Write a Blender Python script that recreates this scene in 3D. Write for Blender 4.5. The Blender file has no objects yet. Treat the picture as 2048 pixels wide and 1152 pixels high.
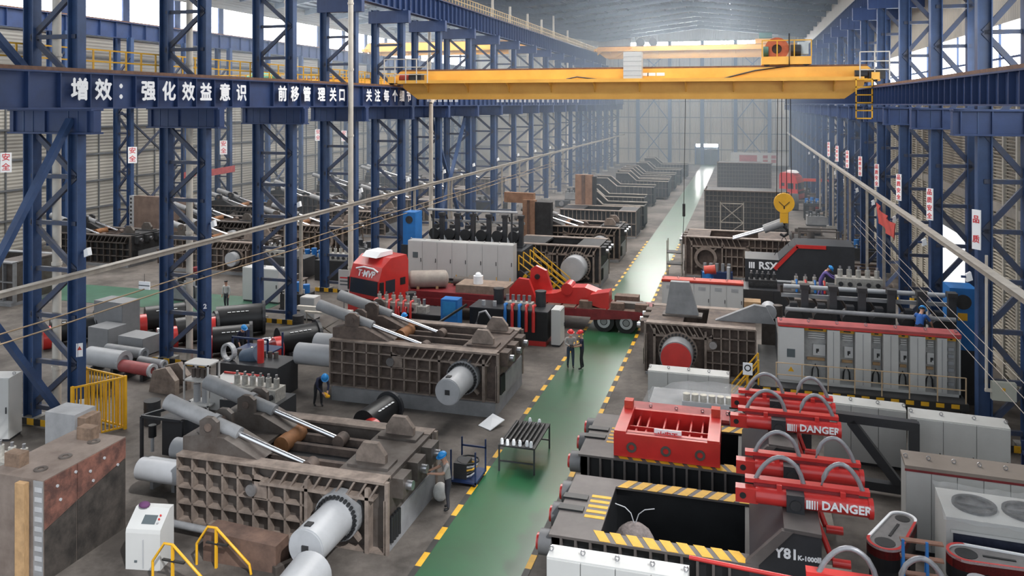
import bpy, bmesh, math, random
from mathutils import Vector, Matrix
random.seed(7)
S = bpy.context.scene
C = S.collection
# ------------------------------------------------------------------ camera, world, big lights, exposure
F, HZ, CAMH = 1620.0, 207.0, 12.2          # focal length in px (2048 wide), horizon row, eye height
PSI = math.atan(466 / F); CS, SN = math.cos(PSI), math.sin(PSI)
cam = bpy.data.cameras.new('camera'); camo = bpy.data.objects.new('camera', cam); C.objects.link(camo)
camo.location = (0, 0, CAMH); camo.rotation_euler = (math.pi / 2, 0, PSI)
cam.sensor_width = 36; cam.lens = 36 * F / 2048; cam.shift_y = -(576 - HZ) / 2048
cam.clip_start = .1; cam.clip_end = 600
S.camera = camo
w = bpy.data.worlds.new('sky'); S.world = w; w.use_nodes = True
w.node_tree.nodes['Background'].inputs[0].default_value = (.86, .93, 1, 1)
w.node_tree.nodes['Background'].inputs[1].default_value = 1.6
S.view_settings.view_transform = 'Standard'; S.view_settings.look = 'None'
S.view_settings.exposure = -0.3; S.view_settings.gamma = 1
S.cycles.max_bounces = 6; S.cycles.diffuse_bounces = 3; S.cycles.glossy_bounces = 3; S.cycles.volume_bounces = 1
S.cycles.sample_clamp_indirect = 6
def area(name, loc, sx, sy, power, col=(1, 1, 1), rot=(0, 0, 0)):
    l = bpy.data.lights.new(name, 'AREA'); l.shape = 'RECTANGLE'; l.size = sx; l.size_y = sy; l.energy = power; l.color = col
    o = bpy.data.objects.new(name, l); C.objects.link(o); o.location = loc; o.rotation_euler = rot; return o
# daylight of the roof skylights over the two naves
SKYW = 1500                                # watts of each roof skylight, one per slope and bay just behind each rafter
for xm_, xh in ((-8.15, 19.15), (-42.9, 15.6)):
    for k_ in range(1, 16):
        for sg_ in (-1, 1):
            xo = 5.2; zz = 27.4 - 2.2 * xo / xh - .1
            area('skylight_lamp', (xm_ + sg_ * xo, 24.8 + 7.5 * k_ + 2.5, zz), 6, 3.6, SKYW, (1, .98, .95), (0, sg_ * math.atan(2.2 / xh), 0))

# ------------------------------------------------------------------ pixel -> place helpers
def ray(px, py):
    r = (px - 1024) / F; d = (HZ - py) / F
    return Vector((-SN + r * CS, CS + r * SN, d))
def G(px, py, Z=0.0):                      # on the horizontal plane Z
    v = ray(px, py); t = (Z - CAMH) / v.z; return Vector((v.x * t, v.y * t, Z))
def PX(px, py, X):                         # on a plane across X
    v = ray(px, py); t = X / v.x; return Vector((X, v.y * t, CAMH + v.z * t))
def PY(px, py, Y):
    v = ray(px, py); t = Y / v.y; return Vector((v.x * t, Y, CAMH + v.z * t))

# ------------------------------------------------------------------ materials
MATS = {}
def mat(name, col, rough=.6, metal=0.0, var=.25, scale=3.0, bump=0.0, col2=None, coat=0.0, emit=None, estr=0, alpha=None, trans=0, contrast=(.35, .7), spec=None, stretch=None):
    if name in MATS: return MATS[name]
    m = bpy.data.materials.new(name); m.use_nodes = True; MATS[name] = m
    nt = m.node_tree; N = nt.nodes; L = nt.links; b = N['Principled BSDF']
    b.inputs['Roughness'].default_value = rough; b.inputs['Metallic'].default_value = metal
    b.inputs['Base Color'].default_value = (*col, 1)
    if coat: b.inputs['Coat Weight'].default_value = coat; b.inputs['Coat Roughness'].default_value = .18
    if spec is not None: b.inputs['Specular IOR Level'].default_value = spec
    if trans: b.inputs['Transmission Weight'].default_value = trans
    if alpha is not None: b.inputs['Alpha'].default_value = alpha
    if emit: b.inputs['Emission Color'].default_value = (*emit, 1); b.inputs['Emission Strength'].default_value = estr
    if var > 0:
        tc = N.new('ShaderNodeTexCoord'); nz = N.new('ShaderNodeTexNoise'); nz.inputs['Scale'].default_value = scale; nz.inputs['Detail'].default_value = 6; nz.inputs['Roughness'].default_value = .65
        src = tc.outputs['Object']
        if stretch:
            mp = N.new('ShaderNodeMapping'); mp.inputs['Scale'].default_value = stretch; L.new(src, mp.inputs[0]); src = mp.outputs[0]
        L.new(src, nz.inputs['Vector'])
        cr = N.new('ShaderNodeValToRGB'); cr.color_ramp.elements[0].position = contrast[0]; cr.color_ramp.elements[1].position = contrast[1]
        c2 = col2 or tuple(c * (1 - var) for c in col)
        cr.color_ramp.elements[0].color = (*c2, 1); cr.color_ramp.elements[1].color = (*col, 1)
        L.new(nz.outputs[0], cr.inputs[0]); L.new(cr.outputs[0], b.inputs['Base Color'])
        if bump:
            bp = N.new('ShaderNodeBump'); bp.inputs['Strength'].default_value = bump; bp.inputs['Distance'].default_value = .03
            L.new(nz.outputs[0], bp.inputs['Height']); L.new(bp.outputs[0], b.inputs['Normal'])
    return m
BLUE = mat('blue_steel_paint', (.034, .075, .185), .45, 0, .35, 1.2)
BLUE2 = mat('blue_beam_paint', (.022, .050, .150), .5, 0, .35, .8)
DBLUE = mat('dark_blue_paint', (.012, .03, .10), .5, 0, .3)
BRACE = mat('brace_paint', (.03, .055, .13), .55, 0, .4, 2, col2=(.06, .06, .07))
GREY = mat('grey_primer', (.27, .275, .285), .5, 0, .3, 1.5, .1)
LGREY = mat('light_grey_paint', (.42, .43, .45), .4, 0, .18, 1.2)
STEEL = mat('mill_steel', (.135, .12, .11), .55, .35, .5, 1.6, .15, col2=(.075, .06, .052))
RUST = mat('rusty_steel', (.15, .11, .09), .7, .15, .55, 2.2, .2, col2=(.06, .045, .04))
RIB = mat('rib_edge_steel', (.31, .25, .21), .6, .15, .45, 2.5, .1, col2=(.15, .118, .10))
BROWN = mat('brown_rust_plate', (.19, .115, .085), .75, .1, .6, 1.4, .2, col2=(.08, .05, .04))
DARK = mat('dark_steel', (.045, .045, .048), .6, .2, .45, 2.5, .1)
BLACK = mat('black_paint', (.016, .017, .019), .42, 0, .3, 2)
CHAR = mat('charcoal_paint', (.035, .037, .042), .4, 0, .25, 2)
RED = mat('red_paint', (.60, .034, .03), .32, 0, .22, 1.3, coat=.4)
DRED = mat('dark_red_paint', (.23, .02, .025), .5, 0, .4, 2)
ORED = mat('orange_red_primer', (.62, .06, .03), .5, 0, .3, 2)
PINK = mat('faded_red_paint', (.42, .08, .08), .55, 0, .35, 2)
WHITE = mat('white_cabinet_paint', (.54, .54, .53), .4, 0, .08, .8)
OFFW = mat('offwhite_cabinet_paint', (.50, .50, .485), .45, 0, .12, .9)
WTEXT = mat('white_lettering', (.85, .86, .88), .5, 0, 0)
YEL = mat('yellow_paint', (.80, .42, .02), .4, 0, .2, 1.5)
CRANEY = mat('crane_yellow_paint', (.84, .46, .085), .45, 0, .28, .5, col2=(.72, .36, .06))
HAZ = mat('hazard_yellow', (.74, .40, .015), .5, 0, .25, 3)
HAZK = mat('hazard_black', (.022, .021, .02), .55, 0, .3, 3)
CHROME = mat('chrome', (.80, .80, .82), .25, 1, 0)
CLEAN = mat('machined_steel', (.5, .5, .52), .28, .9, .2, 6)
RUBBER = mat('rubber', (.02, .02, .021), .8, 0, .3, 4)
HOSE = mat('grey_hose', (.30, .30, .32), .4, .3, .2, 9)
BLUEP = mat('bright_blue_paint', (.02, .17, .50), .42, 0, .2, 2)
CREAM = mat('cream_pipe', (.62, .57, .50), .5, 0, .2, 1)
TRAY = mat('galvanised_tray', (.42, .38, .33), .5, .3, .3, 2)
WOOD = mat('pale_wood', (.48, .30, .15), .6, 0, .35, 4, stretch=(1, 8, 1))
GLASS = mat('dark_glass', (.03, .035, .045), .08, 0, 0)
SCREEN = mat('grey_screen', (.10, .12, .13), .2, 0, 0)
SKIN = mat('skin', (.50, .28, .20), .6, 0, 0)
WINDOW = mat('daylit_glazing', (.9, .95, 1), .4, 0, 0, emit=(.93, .97, 1), estr=9)
BRIGHT = mat('glaring_glazing', (.9, .95, 1), .4, 0, 0, emit=(.95, .98, 1), estr=75)
WRAP = mat('clear_plastic_film', (.75, .77, .80), .18, 0, .3, 5, .9, alpha=.2)
SIGNR = mat('sign_red', (.6, .03, .04), .5, 0, 0)

# ------------------------------------------------------------------ mesh builder
class B:
    def __init__(s): s.v = []; s.f = []; s.sm = []
    def add(s, vs, fs, sm=False):
        o = len(s.v); s.v += [tuple(v) for v in vs]; s.f += [tuple(i + o for i in f) for f in fs]; s.sm += [sm] * len(fs); return s
    def box(s, x0, x1, y0, y1, z0, z1):
        return s.add([(x, y, z) for z in (z0, z1) for y in (y0, y1) for x in (x0, x1)],
                     [(0, 2, 3, 1), (4, 5, 7, 6), (0, 1, 5, 4), (2, 6, 7, 3), (0, 4, 6, 2), (1, 3, 7, 5)])
    def cb(s, cx, cy, cz, sx, sy, sz): return s.box(cx - sx / 2, cx + sx / 2, cy - sy / 2, cy + sy / 2, cz - sz / 2, cz + sz / 2)
    def bar(s, p, q, wd, ht=None, up=(0, 0, 1)):
        p = Vector(p); q = Vector(q); ht = ht or wd; d = (q - p).normalized(); u = Vector(up)
        if abs(d.dot(u)) > .97: u = Vector((0, 1, 0))
        a = d.cross(u).normalized() * wd / 2; b = a.cross(d).normalized() * ht / 2
        return s.add([p - a - b, p + a - b, p + a + b, p - a + b, q - a - b, q + a - b, q + a + b, q - a + b],
                     [(3, 2, 1, 0), (4, 5, 6, 7), (0, 1, 5, 4), (1, 2, 6, 5), (2, 3, 7, 6), (3, 0, 4, 7)])
    def cyl(s, p, q, r, n=16, r2=None, caps=True):
        p = Vector(p); q = Vector(q); r2 = r if r2 is None else r2; d = (q - p).normalized()
        u = Vector((0, 0, 1)) if abs(d.z) < .9 else Vector((1, 0, 0)); a = d.cross(u).normalized(); b = d.cross(a)
        A = [p + (a * math.cos(t) + b * math.sin(t)) * r for t in [2 * math.pi * i / n for i in range(n)]]
        Q = [q + (a * math.cos(t) + b * math.sin(t)) * r2 for t in [2 * math.pi * i / n for i in range(n)]]
        s.add(A + Q, [(i, (i + 1) % n, n + (i + 1) % n, n + i) for i in range(n)], True)
        if caps: s.add(A, [tuple(range(n))[::-1]]); s.add(Q, [tuple(range(n))])
        return s
    def ring(s, p, q, r, ri, n=24):             # a flange with a bore
        p = Vector(p); q = Vector(q); d = (q - p).normalized()
        u = Vector((0, 0, 1)) if abs(d.z) < .9 else Vector((1, 0, 0)); a = d.cross(u).normalized(); b = d.cross(a)
        T = [a * math.cos(2 * math.pi * i / n) + b * math.sin(2 * math.pi * i / n) for i in range(n)]
        vs = [p + t * r for t in T] + [q + t * r for t in T] + [p + t * ri for t in T] + [q + t * ri for t in T]
        fs = []
        for i in range(n):
            j = (i + 1) % n
            fs += [(i, j, n + j, n + i), (2 * n + i, 3 * n + i, 3 * n + j, 2 * n + j), (n + i, n + j, 3 * n + j, 3 * n + i), (i, 2 * n + i, 2 * n + j, j)]
        return s.add(vs, fs)
    def tube(s, pts, r, n=6):
        pts = [Vector(p) for p in pts]; R = []
        for i, p in enumerate(pts):
            d = (pts[min(i + 1, len(pts) - 1)] - pts[max(i - 1, 0)]).normalized()
            u = Vector((0, 0, 1)) if abs(d.z) < .95 else Vector((1, 0, 0)); a = d.cross(u).normalized(); b = d.cross(a)
            R.append([p + (a * math.cos(2 * math.pi * k / n) + b * math.sin(2 * math.pi * k / n)) * r for k in range(n)])
        vs = [v for ring in R for v in ring]
        return s.add(vs, [(i * n + k, i * n + (k + 1) % n, (i + 1) * n + (k + 1) % n, (i + 1) * n + k) for i in range(len(pts) - 1) for k in range(n)], True)
    def prism(s, poly, ax, a, b):               # polygon extruded along axis; poly in the other two axes in order
        def P(u, v, t): return {'x': (t, u, v), 'y': (u, t, v), 'z': (u, v, t)}[ax]
        n = len(poly); s.add([P(u, v, a) for u, v in poly] + [P(u, v, b) for u, v in poly],
                             [tuple(range(n))[::-1], tuple(range(n, 2 * n))] + [(i, (i + 1) % n, n + (i + 1) % n, n + i) for i in range(n)])
        return s
    def ball(s, c, r, sx=1, sy=1, sz=1, n=12, m=7, zmin=None):
        c = Vector(c); vs = []; fs = []
        for j in range(m + 1):
            t = math.pi * j / m
            for i in range(n):
                a = 2 * math.pi * i / n; z = math.cos(t) * r * sz
                if zmin is not None: z = max(z, zmin)
                vs.append(c + Vector((math.sin(t) * math.cos(a) * r * sx, math.sin(t) * math.sin(a) * r * sy, z)))
        for j in range(m):
            for i in range(n): fs.append((j * n + i, (j + 1) * n + i, (j + 1) * n + (i + 1) % n, j * n + (i + 1) % n))
        return s.add(vs, fs, True)
    def mesh(s, name, m):
        me = bpy.data.meshes.new(name); me.from_pydata(s.v, [], s.f); me.polygons.foreach_set('use_smooth', s.sm)
        if m: me.materials.append(m)
        bm = bmesh.new(); bm.from_mesh(me); bmesh.ops.recalc_face_normals(bm, faces=bm.faces); bm.to_mesh(me); bm.free()
        return me
    def obj(s, name, m, parent=None, loc=(0, 0, 0), rz=0): return link(name, s.mesh(name, m), parent, loc, (0, 0, rz))
def link(name, me, parent=None, loc=(0, 0, 0), rot=(0, 0, 0)):
    o = bpy.data.objects.new(name, me); C.objects.link(o); o.location = loc; o.rotation_euler = rot
    if parent: o.parent = parent
    return o
def tag(o, label, cat, group=None):
    o['label'] = label; o['category'] = cat
    if group: o['group'] = group
    return o
def T(name, label, cat, loc=(0, 0, 0), rz=0, group=None):
    return tag(link(name, None, None, loc, (0, 0, rz)), label, cat, group)
def struct(o): o['kind'] = 'structure'; return o
def copy_tree(o, parent=None):
    c = o.copy(); C.objects.link(c); c.parent = parent
    for ch in list(o.children): copy_tree(ch, c)
    return c
ORD = ['nearest', 'second', 'third', 'fourth', 'fifth', 'sixth', 'seventh', 'eighth', 'ninth', 'tenth', 'eleventh', 'twelfth', 'thirteenth', 'fourteenth', 'fifteenth', 'sixteenth', 'seventeenth', 'eighteenth', 'nineteenth', 'twentieth', 'twenty-first', 'twenty-second', 'twenty-third', 'twenty-fourth', 'twenty-fifth']
TXT = {}
def text_mesh(body, size, depth=.01, bold=.0, m=WTEXT):
    k = (body, size, depth, bold, m.name)
    if k in TXT: return TXT[k]
    cu = bpy.data.curves.new('lettering', 'FONT'); cu.body = body; cu.size = size; cu.extrude = depth; cu.offset = 0 if ord(body[0]) > 0x3000 else bold; cu.align_x = 'CENTER'; cu.align_y = 'CENTER'; cu.resolution_u = 2
    o = bpy.data.objects.new('lettering', cu); C.objects.link(o); bpy.context.view_layer.update()
    me = bpy.data.meshes.new_from_object(o.evaluated_get(bpy.context.evaluated_depsgraph_get())); me.materials.clear(); me.materials.append(m)
    bpy.data.objects.remove(o); bpy.data.curves.remove(cu)
    if ord(body[0]) > 0x3000 and bold:          # thicken CJK strokes by overlaying shifted copies
        vs = [v.co.copy() for v in me.vertices]; fs = [tuple(p.vertices) for p in me.polygons]; b_ = B()
        for i, (ox, oy) in enumerate(((0, 0), (bold, 0), (-bold, 0), (0, bold), (0, -bold))): b_.add([v + Vector((ox, oy, i * .0004)) for v in vs], fs)
        me = b_.mesh('lettering', m)
    TXT[k] = me; return me
HP = math.pi / 2
def lettering(body, size, loc, rot, parent=None, m=WTEXT, bold=.0, depth=.006, name='lettering'):
    return link(name, text_mesh(body, size, depth, bold, m), parent, loc, rot)
FRONT = (HP, 0, 0)            # text facing -Y
# ================================================================== THE HALL
Y0, BAY, NB = 24.8, 7.5, 19
YW = Y0 + BAY * (NB - 1) + 6.5          # far gable wall
XL, XLO, XR, XRO, XWR, XWL, XLF = -24.2, -26.3, 8.15, 9.6, 11.0, -58.5, -56.2
def floor_mat():
    m = mat('concrete_floor', (.175, .152, .135), .75, 0, .45, .9, .05, col2=(.115, .10, .09), contrast=(.3, .72))
    nt = m.node_tree; N = nt.nodes; L = nt.links; b = N['Principled BSDF']; src = b.inputs['Base Color'].links[0].from_socket      # oil stains
    nz = N.new('ShaderNodeTexNoise'); nz.inputs['Scale'].default_value = .22; nz.inputs['Detail'].default_value = 9; nz.inputs['Roughness'].default_value = .7; tc = N.new('ShaderNodeTexCoord'); L.new(tc.outputs['Object'], nz.inputs[0])
    cr = N.new('ShaderNodeValToRGB'); cr.color_ramp.elements[0].position = .42; cr.color_ramp.elements[0].color = (.38, .37, .36, 1); cr.color_ramp.elements[1].position = .6; cr.color_ramp.elements[1].color = (1, 1, 1, 1); L.new(nz.outputs[0], cr.inputs[0])
    mx = N.new('ShaderNodeMix'); mx.data_type = 'RGBA'; mx.blend_type = 'MULTIPLY'; mx.inputs[0].default_value = 1; L.new(src, mx.inputs[6]); L.new(cr.outputs[0], mx.inputs[7]); L.new(mx.outputs[2], b.inputs['Base Color'])
    return m
f = struct(B().box(XWL - 1, XWR + 1, -2, YW + 1, -.3, 0).obj('floor', floor_mat())); f['label'] = 'worn grey brown concrete floor of the factory hall'
GREEN = mat('green_epoxy_floor', (.020, .115, .046), .3, 0, .3, .45, .02, col2=(.024, .085, .038), coat=.6, contrast=(.35, .7))
lx0, lx1 = -8.2, -5.55
lane = struct(B().box(lx0, lx1, 10, YW - 1, 0, .012).obj('trim_1', GREEN)); lane['label'] = 'green painted walkway down the middle of the hall'
bl = B().box(-.085, .085, -.34, .34, 0, .016); by = bl.mesh('edge_block', HAZ); bk = bl.mesh('edge_block', HAZK)
for s_, x in ((0, lx0 - .085), (1, lx1 + .085)):
    for i in range(84): link('edge_block', by if (i + s_) % 2 else bk, lane, (x, 15.4 + .68 * i, 0))
cl = struct(B().box(-50, -27.2, 40.5, 44.5, 0, .012).obj('trim_2', mat('green_floor_side', (.05, .145, .09), .4, 0, .4, .6))); cl['label'] = 'pale green painted cross aisle in the left nave'
# ---- walls
def wall_mat(name, col, axis, pitch):
    m = bpy.data.materials.new(name); m.use_nodes = True; nt = m.node_tree; b = nt.nodes['Principled BSDF']; b.inputs['Roughness'].default_value = .55
    tc = nt.nodes.new('ShaderNodeTexCoord'); wv = nt.nodes.new('ShaderNodeTexWave'); wv.bands_direction = axis; wv.inputs['Scale'].default_value = 1 / pitch / 3.2
    nz = nt.nodes.new('ShaderNodeTexNoise'); nz.inputs['Scale'].default_value = .4; nz.inputs['Detail'].default_value = 5
    cr = nt.nodes.new('ShaderNodeValToRGB'); cr.color_ramp.elements[0].color = (*[c * .72 for c in col], 1); cr.color_ramp.elements[1].color = (*col, 1)
    bp = nt.nodes.new('ShaderNodeBump'); bp.inputs['Strength'].default_value = .8; bp.inputs['Distance'].default_value = .04
    L = nt.links; L.new(tc.outputs['Object'], wv.inputs[0]); L.new(tc.outputs['Object'], nz.inputs[0]); L.new(nz.outputs[0], cr.inputs[0]); L.new(cr.outputs[0], b.inputs[0]); L.new(wv.outputs[0], bp.inputs['Height']); L.new(bp.outputs[0], b.inputs['Normal'])
    return m
WFAR = wall_mat('beige_sheet_far', (.50, .47, .41), 'X', .3)
WLEFT = wall_mat('beige_sheet_left', (.47, .45, .40), 'Z', .3)
WRGT = wall_mat('beige_sheet_right', (.44, .40, .34), 'Y', .3)
EV, RG = 25.2, 27.4                      # eaves and ridge heights
def gable(b, y0, y1, x0, x1, z0):
    xm = (x0 + x1) / 2; b.prism([(x0, z0), (x1, z0), (x1, EV), (xm, RG), (x0, EV)], 'y', y0, y1)
WX0, WX1, WZ0, WZ1 = -22.5, 6.3, 23.75, 24.65      # strip window high in the far wall
dx = PY(1391, 345, YW); dx2 = PY(1437, 345, YW); dzt = PY(1414, 288, YW).z
b = B(); b.box(XLO - 1, dx.x, YW, YW + .3, 0, WZ0); b.box(dx2.x, XWR, YW, YW + .3, 0, WZ0); b.box(dx.x, dx2.x, YW, YW + .3, dzt, WZ0)
b.box(XLO - 1, WX0, YW, YW + .3, WZ0, WZ1); b.box(WX1, XWR, YW, YW + .3, WZ0, WZ1); gable(b, YW, YW + .3, XLO - 1, XWR, WZ1)
b.box(XWL, XLO - 1, YW, YW + .3, 0, WZ1); gable(b, YW, YW + .3, XWL, XLO - 1, WZ1)
wf = struct(b.obj('wall_far', WFAR)); wf['label'] = 'beige sheet metal gable wall at the far end'
FB = mat('far_column_blue', (.07, .13, .24), .5, 0, .2)
GIRT = mat('girt_grey', (.16, .17, .18), .6, 0, .2)
for x in (-56, -48, -40, -32, -21, -14.6, -8.2, -1.8, 4.6):
    B().cb(0, 0, 0, .7, .5, EV - .5).obj('wall_post', FB, wf, (x, YW - .3, (EV - .5) / 2))
gm = B().cb(0, 0, 0, 37, .15, .18).mesh('girt', GIRT)
for z in (3, 6.2, 9.4, 12.6, 15.8, 19, 22.2): link('girt', gm, wf, (-8.2, YW - .12, z)); link('girt', gm, wf, (-42, YW - .12, z))
vm = B().cb(0, 0, 0, .12, .12, 22).mesh('rail', GIRT)
for i in range(18): link('rail', vm, wf, (-25 + i * 2.05, YW - .1, 11.5))
for xa, xb in ((-21, -14.6), (-1.8, 4.6)):
    for za, zb in ((.5, 8.5), (8.5, 17), (17, 23)):
        B().bar((xa, YW - .25, za), (xb, YW - .25, zb), .16).obj('cross_brace', FB, wf); B().bar((xa, YW - .28, zb), (xb, YW - .28, za), .16).obj('cross_brace', FB, wf)
wn = struct(B().box(WX0, WX1, YW + .1, YW + .16, WZ0, WZ1).obj('window_1', BRIGHT)); wn['label'] = 'long daylit strip window high in the far wall'
mm = B().cb(0, 0, 0, .12, .1, .85).mesh('mullion', GIRT)
for i in range(13): link('mullion', mm, wn, (WX0 + 1 + i * 2.2, YW + .03, (WZ0 + WZ1) / 2))
dr = struct(T('door_1', 'tall blue grey roller door in far wall under a bright light strip', 'door', (0, 0, 0))); del dr['category']
B().box(dx.x, dx2.x, YW + .1, YW + .2, 0, dzt - .7).obj('shutter', mat('door_blue_grey', (.10, .14, .18), .5, 0, .3, .5), dr)
B().box(dx.x, dx2.x, YW + .05, YW + .2, dzt - .55, dzt).obj('glazing', BRIGHT, dr)
for x in (dx.x, dx2.x): B().cb(x, YW - .05, dzt / 2, .25, .3, dzt).obj('door_frame', FB, dr)
# left wall of the left nave
b = B()
for z0, z1 in ((0, 14.6), (15.2, 19.9), (23.2, EV)): b.box(XWL - .3, XWL, 10, YW, z0, z1)
wl = struct(b.obj('wall_left', WLEFT)); wl['label'] = 'beige sheet metal side wall of the left nave'
lgm = B().cb(0, 0, 0, .15, YW - 12, .16).mesh('girt', GIRT)
for z in (2.5, 5, 7.5, 10, 12.5, 16.5, 18.5): link('girt', lgm, wl, (XWL + .1, (YW + 12) / 2, z))
lrm = B().cb(0, 0, 0, .1, .12, 14.4).mesh('rail', GIRT)
for i in range(34): link('rail', lrm, wl, (XWL + .08, 40 + i * 2.5, 7.2))
for n, (z0, z1) in enumerate(((14.6, 15.2), (19.9, 23.2))):
    o = struct(B().box(XWL - .2, XWL - .12, 10, YW, z0, z1).obj('window_%d' % (n + 2), WINDOW)); o['label'] = ('narrow', 'tall')[n] + ' daylit glazing band in the left nave wall'
    pm = B().cb(0, 0, 0, .22, .9 if n else .3, z1 - z0).mesh('mullion', BLUE2)
    for i in range(NB): link('mullion', pm, o, (XWL - .05, Y0 + BAY * i + 3.75, (z0 + z1) / 2))
# right wall: posts, louvre slats, window band, open doorway
D0, D1, DZ = 45.9, 53.6, 5.6
WB0, WB1 = 12.7, 15.75
b = B()
for y0, y1, z0, z1 in ((92, YW, 0, WB0), (10, YW, WB1, EV), (10, 29, 0, WB0)): b.box(XWR, XWR + .3, y0, y1, z0, z1)
b.box(XWR + .1, XWR + .3, 29, D0, 0, WB0); b.box(XWR + .1, XWR + .3, D1, 92, 0, WB0); b.box(XWR + .1, XWR + .3, D0, D1, DZ, WB0)
wr = struct(b.obj('wall_right', WRGT)); wr['label'] = 'beige louvred side wall on the right behind the columns'
b = B(); y = 29.0
while y < 92:
    z = .3
    while z < WB0 - .1:
        if not (y + 1.7 > D0 and y < D1 and z < DZ):
            b.add([(XWR + .08, y + .12, z), (XWR + .08, y + 1.72, z), (XWR - .06, y + 1.72, z + .085), (XWR - .06, y + .12, z + .085), (XWR + .08, y + .12, z + .11), (XWR + .08, y + 1.72, z + .11)],
                  [(0, 1, 2, 3), (3, 2, 5, 4), (0, 3, 4), (1, 5, 2)])
        z += .15
    y += 1.875
o = b.obj('louvre_slats', mat('louvre_beige', (.58, .53, .45), .55, 0, .3, .6), wr); o['kind'] = 'stuff'
pmm = B().cb(0, 0, 0, .14, .2, WB0).mesh('louvre_post', mat('louvre_post_beige', (.60, .56, .48), .55, 0, .2, .6))
for i in range(34):
    yy = 29 + 1.875 * i
    if not D0 < yy < D1: link('louvre_post', pmm, wr, (XWR - .03, yy, WB0 / 2))
b = B().box(XWR - .06, XWR + .02, 29, 92, 7.3, 7.75); b.obj('wall_band', mat('band_beige', (.42, .38, .33), .6, 0, .2), wr)
o = struct(B().box(XWR + .1, XWR + .18, 10, YW, WB0, WB1).obj('window_4', WINDOW)); o['label'] = 'wide overexposed daylight band in the right wall'
pm = B().cb(0, 0, 0, .1, .08, WB1 - WB0).mesh('mullion', BLUE)
for i in range(18): link('mullion', pm, o, (XWR, 26 + BAY * i, (WB0 + WB1) / 2))
zm = B().box(XWR - .04, XWR + .06, 26, 160, -.05, .05).mesh('mullion', BLUE); link('mullion', zm, o, (0, 0, WB0 + 1.5))
dr = struct(T('door_2', 'open doorway in right wall with glaring daylight outside', 'door')); del dr['category']
for yy in (D0, D1): B().cb(XWR, yy, DZ / 2, .4, .3, DZ).obj('door_frame', GIRT, dr)
B().cb(XWR, (D0 + D1) / 2, DZ, .45, D1 - D0 + .3, .5).obj('door_lintel', GIRT, dr)
YARD = mat('sunlit_yard', (.75, .75, .73), .9, 0, .1)
o = struct(B().box(XWR + .3, XWR + 60, 20, 110, -.3, -.02).obj('ground', YARD)); o['label'] = 'bright sunlit yard outside the open doorway'
o = struct(B().box(XWR + 32, XWR + 32.4, 20, 140, 0, 9).obj('wall_yard', YARD)); o['label'] = 'pale building front across the yard beyond the doorway'
S.world.light_settings.distance = 10
sun = bpy.data.lights.new('sun', 'SUN'); sun.energy = 4.0; sun.angle = .02; so = bpy.data.objects.new('sun', sun); C.objects.link(so); so.rotation_euler = (math.radians(28), math.radians(38), 0)
# ---- ceiling with rafters
CEIL = wall_mat('roof_deck', (.115, .135, .165), 'X', .3)
b = B()
for x0, x1 in ((XWL, XLO - 1), (XLO - 1, XWR)):
    xm = (x0 + x1) / 2; b.prism([(x0, EV), (xm, RG), (x1, EV), (x1, EV + .2), (xm, RG + .2), (x0, EV + .2)], 'y', 5, YW)
ce = struct(b.obj('ceiling', CEIL)); ce['label'] = 'dark blue grey pitched roof deck with close rafters'
RAF = mat('rafter_blue_grey', (.09, .115, .16), .5, 0, .3)
for (x0, x1) in ((XWL, XLO - 1), (XLO - 1, XWR)):
    xm = (x0 + x1) / 2; rm = B().prism([(x0, EV - .75), (xm, RG - .75), (x1, EV - .75), (x1, EV - .05), (xm, RG - .05), (x0, EV - .05)], 'y', -.12, .12).mesh('rafter', RAF)
    for i in range(NB): link('rafter', rm, ce, (0, Y0 + BAY * i, 0))
    pu = B()
    for k in range(12):
        for sg in (-1, 1):
            x = xm + sg * (k + .5) * (x1 - x0) / 24; z = RG - (RG - EV) * abs(x - xm) / ((x1 - x0) / 2); pu = B().box(x - .06, x + .06, 95 if x0 > -30 else 60, YW, z - .22, z); pu.obj('purlin', RAF, ce)
pu = B().cb(0, 0, 0, 36, .1, .12).mesh('deck_rib', RAF)
SKY = mat('skylight_panel', (.85, .9, .95), .5, 0, 0, emit=(.9, .96, 1), estr=2.2)
for x in (-2.2, -.2, 1.8):
    for y in range(112, 165, 7): B().box(x, x + .7, y, y + 4.5, 26.7, 26.74).obj('skylight_panel', SKY, ce).rotation_euler = (0, 0, 0)
# ---- lattice columns
def column_meshes(xa, xb, ztop, corb, steps, brk=None):
    d = {}
    lg = B(); h = ztop
    lg.box(-.2, .2, -.24, -.20, 0, h).box(-.2, .2, .20, .24, 0, h).box(-.02, .02, -.2, .2, 0, h)
    lg2 = B().box(-.24, -.20, -.2, .2, 0, h).box(.20, .24, -.2, .2, 0, h).box(-.2, .2, -.02, .02, 0, h)
    d['leg'] = lg2.mesh('leg', BLUE)
    dx_ = xb - xa; st = (corb - .6) / steps
    d['brace'] = [B().bar((-dx_ / 2, 0, -st / 2), (dx_ / 2, 0, st / 2), .2, .14, (0, 1, 0)).mesh('brace', BRACE), B().bar((-dx_ / 2, 0, st / 2), (dx_ / 2, 0, -st / 2), .2, .14, (0, 1, 0)).mesh('brace', BRACE)]
    d['strut'] = B().cb(0, 0, 0, dx_, .14, .16).mesh('strut', BRACE)
    d['gusset'] = B().cb(0, 0, 0, .5, .05, .5).mesh('gusset', BLUE)
    d['plinth'] = B().cb(0, 0, .12, .9, .7, .24).mesh('plinth', mat('plinth_concrete', (.3, .29, .27), .8, 0, .3))
    n = 7; pp = B(); d['pk'] = B().box(-.16, .16, -.01, .01, .06, .3).mesh('hazard_block', HAZK); d['py'] = B().box(-.16, .16, -.01, .01, .06, .3).mesh('hazard_block', HAZ)
    d['p'] = (xa, xb, ztop, corb, steps, st); return d
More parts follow.
